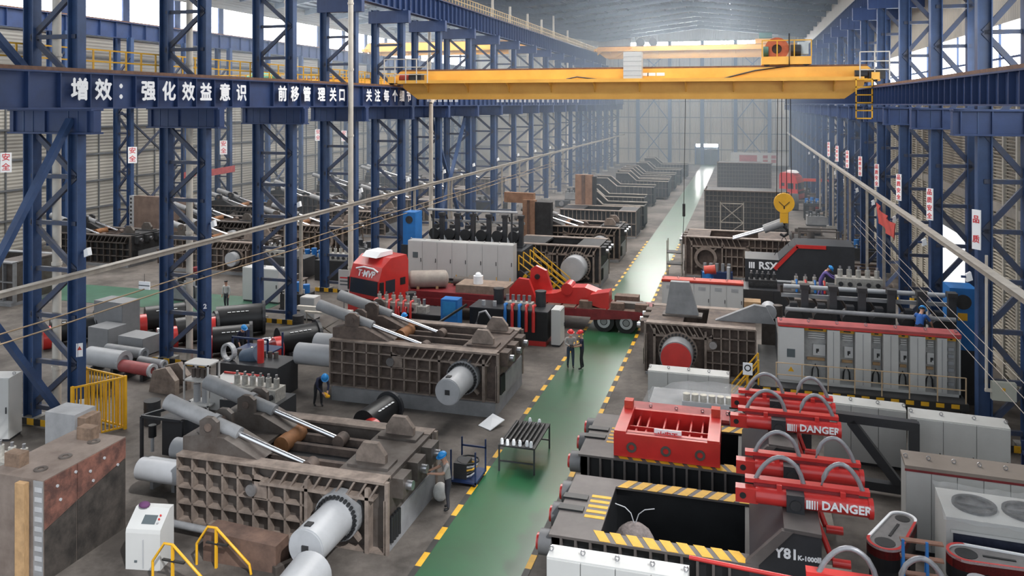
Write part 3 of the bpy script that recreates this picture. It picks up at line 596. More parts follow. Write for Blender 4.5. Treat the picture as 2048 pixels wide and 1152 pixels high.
    if lugs and detail:
        B().box(X(1.6), X(L - 2.1), .4, W - .4, h - .55, h - .4).obj('lid', DARK, t)
        for y in (.9, W - .8): B().prism([(X(.4), h), (X(1.3), h), (X(1.3), h + .32), (X(1.1), h + .62), (X(.65), h + .62), (X(.4), h + .3)], 'y', y, y + .18).obj('lug_plate', mr, t); B().box(X(.2), X(1.45), y - .25, y + .4, h, h + .08).obj('lug_base', m, t)
        for y in (1.1, 2.0, 2.7): B().box(X(1.7), X(L - 2.3), y, y + .16, h - .4, h - .18).obj('lid_beam', RUST, t)
        B().cyl((X(L - 2.4), W * .45, h - .15), (X(L - 2.4), W * .75, h - .15), .26, 16).obj('hinge_tube', mat('rust_orange', (.30, .13, .05), .7, .2, .4, 3), t)
    return t
press('near grey brown baling press with twin rams, closest to the camera', (-9.35, 20.05, 0), 6.6, 3.7, 1.95, 0)
press('brown ribbed baling press on grey skids beside the two people', (-9.3, 30.1, 0), 7.2, 3.7, 2.45, .55, m=RUST, side=.45)
p = G(1204, 578)
press('dark press with protruding round cylinder left of the reflective walkway', (-9.2, 52.7, 0), 5.9, 3.6, 2.75, .3, rams=False, tube='short', m=DARK, mr=RIB, side=False, lugs=False, tr=.8, ln=1.3, nv=15)
press('far dark press with twin bright rams left of the walkway', (-9.3, 62, 0), 7, 3.6, 2.6, .2, tube='short', m=DARK, mr=RIB, side=False, tr=.7, ln=.9, nv=16)
press('far ribbed press body without rams in front of the trough row', (-9.5, 73.5, 0), 7, 3.6, 2.4, .1, rams=False, tube=None, m=DARK, mr=RIB, side=False, lugs=False, detail=False, nv=18)
press('brown press with bright red cylinder end right of the walkway', (-4.3, 36.9, 0), 4.75, 3.6, 2.3, .1, sg=1, rams=False, tube='red', m=RUST, mr=RIB, side=False, lugs=False, tr=.7, ln=1.1)
press('far press with round open bore right of the walkway', (-4.0, 58.4, 0), 7, 3.7, 2.8, .1, sg=1, rams=False, tube='ring', m=RUST, mr=RIB, side=False, lugs=False, tr=.62, nv=18)
# grey plates and pieces on the right press
t = T('steel_plate', 'thick grey trapezoid plate standing on the right hand press', 'plate', (-3.6, 38.4, 2.33)); B().prism([(0, 0), (1.55, 0), (1.1, 1.55), (.25, 1.55)], 'y', 0, .35).obj('plate', GREY, t); B().box(-.1, 1.7, -.2, .55, -.02, .06).obj('foot', STEEL, t)
t = T('steel_plate', 'low grey triangular plate lying on the right hand press', 'plate', (-1.3, 38.0, 2.33)); B().prism([(0, 0), (2.6, 0), (2.2, .75), (1.7, .8)], 'y', 0, .3).obj('plate', GREY, t)
# open trough frames farther down the walkway
def trough(label, loc, L=6.6, W=3.2, H=2.3, R=.95, m=DARK, mr=STEEL, sg=-1, nv=14):
    t = T('press_trough', label, 'press frame', loc, 0, 'open press troughs along the walkway'); X = lambda x: sg * x
    pr = [(X(0), .25), (X(0), H), (X(L * .60), H), (X(L * .76), H + R), (X(L), H + R), (X(L), .25)]
    for y in (.1, W - .22): B().prism(pr, 'y', y, y + .12).obj('side_wall', m, t)
    for x in (0, L - .12): B().box(X(x), X(x + .12), .1, W - .1, .25, H - .1).obj('end_wall', m, t)
    B().box(X(0), X(L), .1, W - .1, .25, .5).obj('floor_plate', m, t)
    fl = B()
    for y in (-.05, W - .35):
        for (xa, za), (xb, zb) in zip(pr[1:4], pr[2:5]): fl.bar((xa, y + .2, za), (xb, y + .2, zb), .42, .08)
    fl.obj('rim_flange', mat('pale_rim_steel', (.30, .26, .22), .5, .3, .4, 2), t)
    rm = B().box(-.03, .03, -.05, .12, .25, H - .02).mesh('rib', mr)
    for i in range(nv): link('rib', rm, t, (X(L * (i + .5) / nv), 0, 0))
    for z in (.3, H * .62): B().box(X(0), X(L), -.05, .12, z - .03, z + .03).obj('stringer', mr, t)
    for y in (.0, W - .3):
        for x in (.2, L - .5): B().box(X(x), X(x + .3), y, y + .3, 0, .25).obj('foot', mr, t)
    return t
for i, (y, x) in enumerate(((78.6, -9.4), (85.5, -10.2), (96.5, -10.4), (104, -9.4), (108.8, -9.6), (114.5, -9.4), (123, -9.2), (134, -9.0))):
    trough('%s open dark press trough left of the reflective walkway' % ORD[i], (x, y, 0), L=6.6 + (i % 3) * .3)
# rusty standing plates behind the left cabinets
for i, (px, pb, ww, hh, px2) in enumerate(((1057, 521, 1.0, 4.7, 0), (1167, 459, 1.7, 5.3, 0))):
    p = G(px, pb); t = T('standing_plate', ('nearer', 'farther')[i] + ' tall rusty steel slab standing upright left of walkway', 'plate', p, -.12)
    B().box(-ww / 2, ww / 2, 0, .5, 0, hh).obj('slab', mat('slab_rust', (.36, .21, .14), .75, .1, .5, 1.2, .2, col2=(.2, .11, .07)), t)
    B().box(-ww * .1, ww * .1, -.08, 0, 0, hh).obj('edge_strip', BROWN, t); B().box(ww / 2, ww / 2 + (1.3 if not i else .3), .1, .6, 0, hh * .97).obj('side_face', DARK, t)
    if not i: B().box(-2.2, .3, .3, .7, hh - .3, hh + .5).obj('top_flap', mat('slab_rust', (0, 0, 0)), t)
# big rib-grid boxes on the right
def grid_box(label, loc, sx, sy, sz, nx, nz):
    t = T('grid_box', label, 'box frame', loc, 0, 'tall ribbed box frames'); B().box(.06, sx - .06, .06, sy, 0, sz - .05).obj('shell', DARK, t)
    vm = B().box(-.03, .03, -.02, .08, 0, sz).mesh('rib', STEEL); hm = B().box(0, sx, -.02, .08, -.03, .03).mesh('stringer', STEEL)
    for i in range(nx + 1): link('rib', vm, t, (sx * i / nx, 0, 0))
    for i in range(nz + 1): link('stringer', hm, t, (0, 0, sz * i / nz))
    vm2 = B().box(-.06, .06, -.03, .03, 0, sz).mesh('rib', STEEL)
    for i in range(8): link('rib', vm2, t, (0, sy * i / 7, 0))
    B().box(-.1, sx + .1, -.1, .2, sz - .05, sz + .05).obj('rim', RUST, t); return t
p = G(1410, 475); grid_box('dark ribbed box frame as tall as a wall, nearer one', p, 7.2, 3.8, 4.3, 20, 9)
p = G(1435, 392); grid_box('dark ribbed box frame farther back near red truck', p, 6.8, 3.8, 4.4, 18, 9)
t = T('access_frame', 'pale scaffold frame with cross brace before nearer box frame', 'scaffold', G(1441, 478) + Vector((0, -.6, 0)))
for x in (0, 2.0): B().box(x - .04, x + .04, -.04, .04, 0, 3.4).obj('upright', TRAY, t)
for z in (1.6, 3.3): B().box(0, 2.0, -.04, .04, z - .04, z + .04).obj('crossbar', TRAY, t)
B().bar((0, 0, 1.6), (2, 0, 3.3), .06).obj('diagonal', TRAY, t); B().bar((0, .03, 3.3), (2, .03, 1.6), .06).obj('diagonal', TRAY, t); B().bar((0, 0, .1), (2, 0, 1.6), .06).obj('diagonal', TRAY, t)
# twin ram hanging from hook, at angle
t = T('hydraulic_ram', 'pair of chrome rams slanting up towards the yellow hook block', 'hydraulic ram', PY(1512, 466, 53.7)); a = PY(1466, 478, 53.7) - PY(1512, 466, 53.7); c_ = PY(1566, 446, 53.7) - PY(1512, 466, 53.7)
for dy in (0, .75): B().cyl(a + Vector((0, dy, 0)), c_ * .3 + Vector((0, dy, 0)), .075, 12).obj('rod', CHROME, t); B().cyl(c_ * .3 + Vector((0, dy, 0)), c_ + Vector((0, dy, 0)), .22, 14).obj('barrel', GREY, t)
# ================================================================== SWITCH CABINETS AND POWER PACKS
def cabinet(label, loc, n, w, h, d, rz=0, m=WHITE, top=None, handles=True, vents=False, eyes=True, group='switch cabinets', panel=False, plinth=.1, warn=False, name='switch_cabinet'):
    t = T(name, label, 'cabinet', loc, rz, group); W = n * w
    B().box(0, W, .02, d, plinth, h).obj('body', m, t); B().box(.03, W - .03, .05, d - .03, 0, plinth).obj('plinth', CHAR, t)
    dm = B().box(.012, w - .012, -.02, .02, plinth + .02, h - .03).mesh('door', m); hm = B().box(w * .88, w * .92, -.05, -.02, h * .45, h * .55).mesh('handle', CHAR)
    vm = B()
    for i in range(6): vm.box(w * .28, w * .72, -.03, -.02, h * .78 + i * .035, h * .78 + .02 + i * .035)
    vm = vm.mesh('vent', mat('vent_grey', (.36, .37, .39), .5, 0, 0))
    for i in range(n):
        o = link('door', dm, t, (w * i, 0, 0))
        if handles: link('handle', hm, o)
        if vents: link('vent', vm, o)
        if warn and i == n // 2: B().prism([(w * .4, h * .25), (w * .6, h * .25), (w * .5, h * .33)], 'y', -.03, -.02).obj('warning_mark', YEL, o)
        if panel and i == 0: B().box(w * .35, w * .7, -.04, -.02, h * .55, h * .70).obj('meter_panel', SCREEN, o)
    if top: B().box(-.02, W + .02, -.03, d + .02, h, h + .09).obj('top_band', top, t); B().box(-.03, W + .03, -.04, 0, h - .06, h).obj('front_band', DRED if top is not DRED else RED, t)
    if eyes:
        em = B().ring((0, -.02, .06), (0, .02, .06), .06, .035, 10).mesh('lifting_eye', CLEAN)
        for i in range(n + 1): link('lifting_eye', em, t, (w * i + (.05 if i == 0 else -.05 if i == n else 0), d * .5, h + (.09 if top else 0)))
    return t
def motor_unit(label, loc, group, rz=0, sc=1.0):
    t = T('motor_pump', label, 'motor pump', loc, rz, group)
    B().box(-.55, .55, -.5, .5, 0, .14).obj('base_frame', CHAR, t); B().cyl((-.05, -.55, .75), (-.05, .45, .75), .34, 18).obj('motor', CHAR, t); B().cyl((-.05, -.62, .75), (-.05, -.55, .75), .36, 18).obj('fan_cover', BLACK, t)
    B().box(-.2, .1, -.2, .2, 1.05, 1.28).obj('terminal_box', CHAR, t); B().box(-.35, .3, -.3, .3, .14, .42).obj('foot', DARK, t)
    B().cyl((-.05, .45, .75), (-.05, .9, .75), .22, 12).obj('pump', STEEL, t); B().box(.24, .52, -.35, -.05, .14, 1.95).obj('post', CHAR, t); B().box(.2, .56, -.42, .02, 1.9, 2.1).obj('post_cap', DARK, t)
    B().tube([(-.05, .8, .9), (-.3, .7, 1.3), (-.5, .3, 1.5), (-.52, .1, 1.9)], .06, 6).obj('pipe', STEEL, t); B().cyl((-.42, -.4, .14), (-.42, -.4, .62), .09, 10).obj('filter', WTEXT, t); B().box(-.53, .53, .1, .22, 1.45, 1.6).obj('manifold', GREY, t)
    return t
def platform(label, x0, x1, y0, y1, z, name='machine_platform', blk=.42):
    t = T(name, label, 'platform', (x0, y0, 0)); W = x1 - x0; D = y1 - y0
    B().box(0, W, 0, D, z - .14, z).obj('deck', DARK, t); B().box(0, W, -.03, .03, z - .24, z + .02).obj('edge_beam', HAZK, t)
    hm = B().box(-blk * .27, blk * .27, -.045, -.03, z - .16, z - .01).mesh('hazard_block', HAZ)
    for i in range(int(W / blk)): link('hazard_block', hm, t, (blk * (i + .5), 0, 0))
    for x in (.15, W / 3, W * 2 / 3, W - .15):
        for y in (.2, D - .2): B().box(x - .08, x + .08, y - .08, y + .08, 0, z - .14).obj('leg', CHAR, t)
    B().bar((W - .2, .2, .1), (W - 1.6, .2, z - .2), .1).obj('brace', CHAR, t)
    return t
# --- right power pack
PZ = 1.34; cx0, cx1, cyf = 1.25, 7.65, 33.3
platform('black machine platform with yellow blocks under open red topped cabinets', cx0 - .7, cx1 + .1, cyf - .75, 38.2, PZ, blk=.5)
t = T('switch_cabinet', 'long red topped cabinet with six open glazed bays on platform', 'cabinet', (cx0, cyf, PZ), 0, 'switch cabinets')
W6 = cx1 - cx0; H6 = 2.2
B().box(0, W6, .5, .7, 0, H6).obj('back', OFFW, t); B().box(-.02, W6 + .02, -.04, .75, H6, H6 + .12).obj('top_band', PINK, t); B().box(0, W6, 0, .7, -.02, .1).obj('plinth', OFFW, t); B().box(0, .05, 0, .6, 0, H6).obj('side', OFFW, t); B().box(W6 - .05, W6, 0, .6, 0, H6).obj('side', OFFW, t)
B().box(0, W6, -.05, -.02, H6 - .02, H6 + .03).obj('front_band', RED, t)
dr = B().box(.03, .95, -.03, .02, .1, H6 - .05).obj('door', WHITE, t); B().box(.32, .62, -.045, -.03, 1.0, 1.32).obj('meter_panel', SCREEN, dr); B().prism([(.36, .45), (.58, .45), (.47, .64)], 'y', -.045, -.03).obj('warning_mark', YEL, dr)
bays = [(.98, 1.78), (2.25, 2.78), (3.35, 3.76), (4.30, 4.68), (5.22, 5.60), (5.95, W6 - .1)]
prev = .95
for i, (a, bq) in enumerate(bays):
    if i: B().box(prev + .01, a - .01, -.04, .3, .1, H6 - .05).obj('door', OFFW, t); B().box((prev + a) / 2 - .01, (prev + a) / 2 + .01, -.05, -.04, .15, H6 - .1).obj('door_edge', GREY, t)
    by_ = B().box(a, bq, .40, .5, .1, H6 - .05).obj('bay', mat('bay_grey', (.40, .40, .39), .5, 0, .25, 6), t)
    B().box(a, bq, .25, .4, H6 - .2, H6 - .08).obj('bay_header', YEL, by_); B().box(a + .15, bq - .12, .24, .26, H6 - .16, H6 - .11).obj('header_slot', BLACK, by_)
    if i < 5:
        for k in range(3): B().box(a + .12, bq - .05, .32, .4, H6 - .5 + .08 * k, H6 - .45 + .08 * k).obj('breaker', WHITE, by_)
        B().box((a + bq) / 2 - .08, bq - .03, .3, .4, H6 - 1.15, H6 - .72).obj('drive_unit', WHITE, by_); lettering('F', .2, ((a + bq) / 2 + .08, .295, H6 - .98), FRONT, by_, BLACK, .015)
        B().tube([((a + bq) / 2 - .12, .34, .2), ((a + bq) / 2 - .1, .3, .5), ((a + bq) / 2, .32, .7), ((a + bq) / 2 + .1, .3, .5), ((a + bq) / 2 + .12, .34, .2)], .03).obj('cable_loop', BLACK, by_); B().box(a + .1, bq - .05, .32, .4, H6 - 1.35, H6 - 1.25).obj('terminal_strip', WOOD, by_)
    else:
        for k in range(6): B().box(a + .1, bq - .05, .34, .4, .3 + .26 * k, .42 + .26 * k).obj('breaker', LGREY, by_)
    prev = bq
em = B().ring((0, -.02, .06), (0, .02, .06), .06, .035, 10).mesh('lifting_eye', CLEAN)
for i in range(7): link('lifting_eye', em, t, (.1 + i * (W6 - .2) / 6, .3, H6 + .12))
t = T('platform_railing', 'thin tan railing before the open cabinets', 'railing', (cx0 - .1, cyf - .7, PZ))
for i in range(8): B().box(-.02, .02, -.02, .02, 0, .95).obj('post', mat('tan_rail', (.5, .36, .22), .5, 0, .1), t, (i * .93, 0, 0))
for z in (.95, .5): B().box(0, 6.5, -.015, .015, z - .015, z + .015).obj('rail', MATS['tan_rail'], t)
for i in range(6): motor_unit('%s motor pump from the left behind the red topped cabinets' % ORD[i].replace('nearest', 'first'), (2.0 + i * 1.1, 35.9, 2.6), 'motor pumps on the right platform')
tag(B().box(1.3, 7.7, 34.3, 38.1, PZ, 2.6).obj('pump_plinth', CHAR), 'black plinth carrying the right motor pumps', 'plinth')
for j, (y, z, r, mm_) in enumerate(((35.15, 3.75, .09, GREY), (36.95, 4.3, .1, LGREY), (35.1, 3.15, .035, YEL))):
    tag(B().cyl((1.6, y, z), (7.9, y, z), r, 10).obj('header_pipe', mm_), ('dark grey', 'pale grey', 'thin yellow')[j] + ' header pipe along the right motor pumps', 'pipe')
def valve_block(label, loc, w=1.6, rz=0, group='valve blocks', n=5, m=None, hoses=None):
    t = T('valve_block', label, 'valve block', loc, rz, group); m = m or mat('valve_pale', (.50, .48, .44), .45, .3, .4, 8)
    B().box(0, w, 0, .7, 0, .45).obj('block', m, t)
    for i in range(n):
        x = w * (i + .5) / n; B().cyl((x, .35, .45), (x, .35, .78), .11, 10).obj('valve_cap', m, t); B().cyl((x, -.08, .2), (x, 0, .2), .1, 10).obj('port', DARK, t); B().cyl((x, .35, .78), (x, .35, .92), .05, 8).obj('stem', CLEAN, t)
        if hoses: B().tube([(x, .1, .6), (x, -.18, .62), (x, -.25, .3), (x, -.25, -.75)], .07, 8).obj('hose', hoses[i % len(hoses)], t)
    return t
valve_block('pale valve block behind the blue shirted worker on right', (3.9, 38.6, 4.0), 1.9, n=5)
tag(B().box(3.6, 6.2, 38.3, 39.5, 0, 4.0).obj('oil_tank', CHAR), 'black oil tank under the pale valve block', 'tank')
# blue chiller by the right column
t = T('cooling_unit', 'bright blue cooling unit beside the right motor pumps', 'cooling unit', (8.0, 36.6, 2.2)); B().box(0, 1.0, 0, 1.2, 0, 2.5).obj('casing', BLUEP, t); B().cyl((.5, -.03, 1.95), (.5, 0, 1.95), .3, 18).obj('fan', DARK, t); B().box(.3, .65, -.02, 0, 1.2, 1.5).obj('label_plate', YEL, t)
tag(B().box(7.95, 9.05, 36.6, 37.8, 0, 2.2).obj('machine_stand', CHAR), 'dark stand under the blue cooling unit', 'stand')
# stairs with hazard stringer left of the right platform
def stair(label, top, dx_, dz, dy=.9, n=7, m=HAZ, name='platform_stair'):
    t = T(name, label, 'stair', top)
    for yy in (0, dy):
        B().bar((0, yy, -.05), (dx_, yy, -dz), .06, .26, (0, 0, 1)).obj('stringer', HAZK, t)
        for k in range(1, n, 2): B().bar((dx_ * k / n, yy - .04, -.05 - (dz - .05) * k / n), (dx_ * (k + .55) / n, yy - .04, -.05 - (dz - .05) * (k + .55) / n), .04, .27, (0, 0, 1)).obj('hazard_block', m, t)
        for k in (0, n // 2, n): B().box(dx_ * k / n - .03, dx_ * k / n + .03, yy - .03, yy + .03, -dz * k / n, -dz * k / n + .95).obj('post', m, t)
        for hgt in (.95, .5): B().bar((0, yy, hgt), (dx_, yy, -dz + hgt), .05).obj('handrail', m, t)
    for k in range(1, n): B().box(dx_ * k / n - .12, dx_ * k / n + .12, 0, dy, -dz * k / n - .02, -dz * k / n + .02).obj('tread', DARK, t)
    return t
stair('hazard striped stair down from right hand platform', (cx0 - .75, cyf - .6, PZ), -1.0, 1.3)
t = T('warning_sign', 'small white warning sign on right platform stair', 'sign', (cx0 - 1.15, cyf - .72, 1.95)); B().cb(0, 0, 0, .36, .03, .46).obj('board', WTEXT, t); B().ring((0, -.03, .04), (0, -.018, .04), .13, .09, 16).obj('symbol', BLACK, t); B().box(-.03, .03, 0, .04, -1.5, -.2).obj('post', HAZ, t)
# --- left power pack (behind the trailer)
lx_0, lx_1, ly = -20.7, -13.7, 47.9
platform('black machine platform with yellow blocks under closed white cabinets', lx_0 - .3, lx_1 + .2, ly - .6, 52.5, 1.07, blk=.6)
cabinet('long row of closed white cabinets on platform behind red trailer', (lx_0, ly, 1.07), 7, (lx_1 - lx_0) / 7, 2.4, .8, m=WHITE, panel=True, plinth=.12)
t = T('platform_railing', 'thin yellow railing before the closed white cabinets', 'railing', (lx_0, ly - .55, 1.07))
for i in range(9): B().box(-.02, .02, -.02, .02, 0, .5).obj('post', YEL, t, (i * .87, 0, 0))
for i in range(6): motor_unit('%s motor pump from the left behind closed white cabinets' % ORD[i].replace('nearest', 'first'), (-19.9 + i * 1.1, 51.1, 2.8), 'motor pumps on the left platform')
tag(B().box(-20.9, -13.6, 49.6, 52.4, 1.07, 2.8).obj('pump_plinth', CHAR), 'black plinth carrying the left motor pumps', 'plinth')
tag(B().cyl((-20.2, 50.0, 5.2), (-14, 50.0, 5.2), .08, 8).obj('header_pipe', LGREY), 'pale grey header pipe above the left motor pumps', 'pipe')
for i, x in enumerate((-19.8, -17, -14.4)): tag(B().box(x - .05, x + .05, 49.95, 50.05, 2.8, 5.12).obj('pipe_post', CHAR), '%s dark post under the left header pipe' % ('left', 'middle', 'right')[i], 'post')
t = T('cooling_unit', 'bright blue cooling unit at left end of the motor pumps', 'cooling unit', (-22.4, 51.0, 2.6)); B().box(0, .9, 0, 1.2, 0, 2.2).obj('casing', BLUEP, t); B().cyl((.45, -.03, 1.7), (.45, 0, 1.7), .26, 16).obj('fan', DARK, t)
tag(B().box(-22.5, -21.4, 50.9, 52.3, 0, 2.6).obj('machine_stand', CHAR), 'dark stand under left blue cooling unit', 'stand')
stair('yellow stair down from the left hand platform', (lx_1 + .3, ly + .2, 1.9), 2.6, 1.85, 1.1, 8)
stair('second yellow stair behind the first on left platform', (lx_1 + .5, ly + 2.2, 1.9), 2.4, 1.85, .9, 8)
# free standing cabinets
cabinet('white cabinet with lifting eyes cut by the bottom frame edge', (-4.25, 17.55, 0), 4, .77, 2.1, .55, m=WHITE, plinth=.1)
p = G(1222, 905); 
cabinet('grey white vented cabinet row behind the red press box', (-3.95, 27.4, 0), 4, .86, 1.75, .9, m=WHITE, top=PINK, vents=True, handles=False)
cabinet('white cabinet row standing behind the film wrapped machine', (-3.8, 33.2, 0), 4, .8, 1.35, .8, m=OFFW, handles=False)
cabinet('white vented cabinet row beside the bright walkway on right', (-4.6, 47.3, 0), 5, .9, 2.0, .8, m=WHITE, top=ORED, vents=True)
cabinet('grey white cabinet with two doors below the right platform', (5.05, 28.2, 0), 3, .92, 2.25, .9, rz=-.08, m=OFFW, warn=True)
cabinet('low grey white cabinet behind the black support frame', (2.6, 29.6, 0), 3, .85, 2.0, .8, rz=-.08, m=OFFW, handles=False)
cabinet('big grey cabinet with red rimmed top at right frame edge', (4.2, 24.1, 0), 5, .62, 2.3, 1.0, rz=-.05, m=OFFW, top=mat('top_taupe', (.24, .20, .17), .5, 0, .1), handles=False)
cabinet('white two door cabinet standing in the left nave', G(485, 602) + Vector((0, 0, 0)), 2, 1.3, 2.1, .9, rz=-.05, m=WHITE)
cabinet('slim white cabinet at the end of black oil tank', (-8.9, 39.6, 0), 1, 1.0, 1.85, .45, rz=HP, m=WHITE, eyes=False)
cabinet('white cabinet edge at the left frame border', PX(2, 900, -24.6) * 1 if False else (-27.2, 22.5, 0), 2, .9, 2.3, .8, rz=.3, m=WHITE)
cabinet('small white cabinet behind the second left column', G(600, 640), 1, .9, 1.3, .7, m=WHITE, eyes=False)
tag(B().box(0, .9, 0, .9, 0, 1.1).obj('wooden_crate', WOOD, None, (-.05, 47.2, 0)), 'pale wooden crate beside the vented white cabinets', 'crate'); tag(B().box(0, .7, 0, .7, 0, .7).obj('wooden_crate', WOOD, None, (-.05, 48.2, 1.1) if False else (.9, 47.2, 0)), 'smaller pale wooden crate right of taller crate', 'crate')
# plastic wrapped things
t = T('wrapped_machine', 'film wrapped valve machine behind the vented cabinet row', 'machine', (-3.4, 29.7, 0)); B().box(0, 3.3, 0, 2.2, 0, 1.15).obj('base', GREY, t)
for i in range(6): B().cyl((1.35 + .3 * i, .5, 1.15), (1.35 + .3 * i, .5, 1.62), .13, 10).obj('valve_cap', mat('valve_brass', (.62, .57, .45), .35, .5, .4, 9), t)
B().box(1.2, 3.1, .3, 1.0, 1.15, 1.38).obj('manifold', LGREY, t)
vs = []; nx, ny = 16, 8
for j in range(ny + 1):
    for i in range(nx + 1):
        x = -.3 + 3.9 * i / nx; y = -.25 + 2.6 * j / ny; hgt = 1.2 + .62 * min(1, max(0, (x - .1) / 1.1)) * (1 - abs(j / ny - .45) * .9) + random.uniform(-.05, .05)
        if i in (0, nx) or j in (0, ny): hgt = .95 + random.uniform(-.1, .1)
        vs.append((x, y, hgt))
B().add(vs, [(j * (nx + 1) + i, j * (nx + 1) + i + 1, (j + 1) * (nx + 1) + i + 1, (j + 1) * (nx + 1) + i) for j in range(ny) for i in range(nx)], True).obj('film', WRAP, t)
t = T('oil_tank', 'black oil tank with motor right of the vented cabinet row', 'tank', (-.4, 27.3, 0)); B().box(0, 1.0, 0, .9, 0, 1.35).obj('tank', BLACK, t); B().box(.05, .95, .2, .8, 1.35, 1.7).obj('valve_plate', LGREY, t); B().cyl((.4, .5, 1.7), (.4, .5, 2.3), .05, 8).obj('stem', DARK, t); B().tube([(.1, .4, 1.5), (-.1, .3, 2.0), (.3, .3, 2.2), (.6, .4, 1.8)], .04).obj('hose', BLACK, t)
for z in (1.95, 2.1): B().box(-.1, .8, .45, .52, z, z + .05).obj('rail', BLACK, t)
t = T('air_conditioner', 'film wrapped fan unit with dark front at right frame edge', 'cooler', (4.68, 21.75, 0), -.05)
B().box(0, 2.6, 0, 1.6, 0, 2.2).obj('casing', OFFW, t); B().box(.1, 2.15, -.035, -.025, 1.85, 1.92).obj('grille_frame', WHITE, t); B().box(.15, 2.1, -.03, .02, .75, 1.85).obj('grille', mat('dark_blue_grille', (.03, .035, .06), .3, 0, .4, 6, .3), t)
for x in (.75, 1.85): B().ring((x, .8, 2.2), (x, .8, 2.27), .5, .42, 22).obj('fan_ring', DARK, t); B().box(x - .42, x + .42, .74, .86, 2.21, 2.25).obj('fan_blade', DARK, t); B().cyl((x, .8, 2.2), (x, .8, 2.205), .42, 20).obj('fan_well', BLACK, t)
vs = []; nx, ny = 18, 10
for j in range(ny + 1):
    for i in range(nx + 1): vs.append((-.06 + 2.72 * i / nx, -.06 + 1.72 * j / ny, 2.32 + random.uniform(-.03, .05) - (.2 if j == 0 else 0)))
B().add(vs, [(j * (nx + 1) + i, j * (nx + 1) + i + 1, (j + 1) * (nx + 1) + i + 1, (j + 1) * (nx + 1) + i) for j in range(ny) for i in range(nx)]).obj('film', WRAP, t)
# grey junction box on the nearest right column
t = T('junction_box', 'pale junction box on the nearest right wall column', 'electrical box', (8.25, 31.75, 1.9)); B().box(0, .75, -.12, .12, 0, .62).obj('case', mat('pale_green_grey', (.45, .46, .40), .5, 0, .1), t); B().box(.3, .4, -.135, -.12, .35, .45).obj('mark', YEL, t); B().cyl((-.15, 0, .3), (-.15, 0, 5), .05, 8).obj('conduit', CREAM, t); B().box(-.2, 0, -.05, .05, .25, .35).obj('bracket', CREAM, t)
# ================================================================== BLACK PRESSES WITH RED RAMS (right foreground)
TOPP = mat('taupe_top_plate', (.115, .10, .095), .5, 0, .3, 1.5)
def red_ram(par, x0, x1, y, z, danger=True, hoses=True, clampx=.42):
    L = x1 - x0
    r = B().cyl((x0 + .35, y, z), (x1 - .1, y, z), .2, 22).obj('ram_barrel', RED, par)
    B().cyl((x1 - .1, y, z), (x1, y, z), .23, 22).obj('rear_cap', RED, r)
    B().prism([(x0 - .12, z - .17), (x0 + .4, z - .17), (x0 + .4, z + .17), (x0 - .12, z + .17)], 'y', y - .14, y + .14).obj('rod_eye', RED, r); B().cyl((x0 + .05, y - .155, z), (x0 + .05, y + .155, z), .075, 14).obj('eye_bore', BLACK, r)
    B().box(x0 + .1, x1 - .05, y + .06, y + .3, z + .24, z + .34).obj('top_channel', RED, par); B().box(x0 + .3, x1 - .3, y + .02, y + .08, z + .16, z + .26).obj('channel_web', DRED, par)
    for q in (.3, .78): B().box(x0 + L * q - .06, x0 + L * q + .06, y - .05, y + .2, z + .15, z + .3).obj('clamp', RED, par)
    xc = x0 + L * clampx; B().box(xc - .2, xc + .2, y - .27, y + .2, z - .25, z + .2).obj('saddle', CHAR, par); B().cyl((xc, y - .32, z - .02), (xc, y - .27, z - .02), .12, 14).obj('saddle_pin', DARK, par)
    B().box(xc - .25, xc + .25, y - .2, y + .25, z - .5, z - .25).obj('pillar', mat('pillar_grey', (.10, .098, .10), .5, 0, .2), par)
    if danger:
        lettering('DANGER', .27, (x0 + L * .80, y - .212, z + .02), FRONT, par, bold=.008)
        for k in range(5): B().box(x0 + L * .50 + .06 * k, x0 + L * .50 + .05 - .008 * k + .06 * k, y - .215, y - .19, z - .09, z + .10).obj('paint_bar', WTEXT, par)
    if hoses:
        for s, xe in ((-1, x0 + .35), (1, x1 - .2)):
            xm = x0 + L * .56; P = []
            for k in range(13):
                u = k / 12; P.append((xe + (xm + s * .07 - xe) * u, y + .15, z + .32 + .62 * math.sin(math.pi * min(1, u * 1.02)) ** .8 * (1 - .15 * u) - .45 * max(0, u - .8) * 5))
            B().tube(P, .055, 8).obj('hose', HOSE, par)
        xm = x0 + L * .58; B().tube([(xm, y + .15, z - .1), (xm + .02, y + .1, z - .5), (xm + .2, y + .05, z - .9), (xm + .35, y, z - 1.3)], .07, 8).obj('down_pipe', RED, par)
        B().cyl((xm + .35, y - .1, z - 1.32), (xm + .75, y - .1, z - 1.32), .1, 12).obj('elbow_pipe', RED, par)
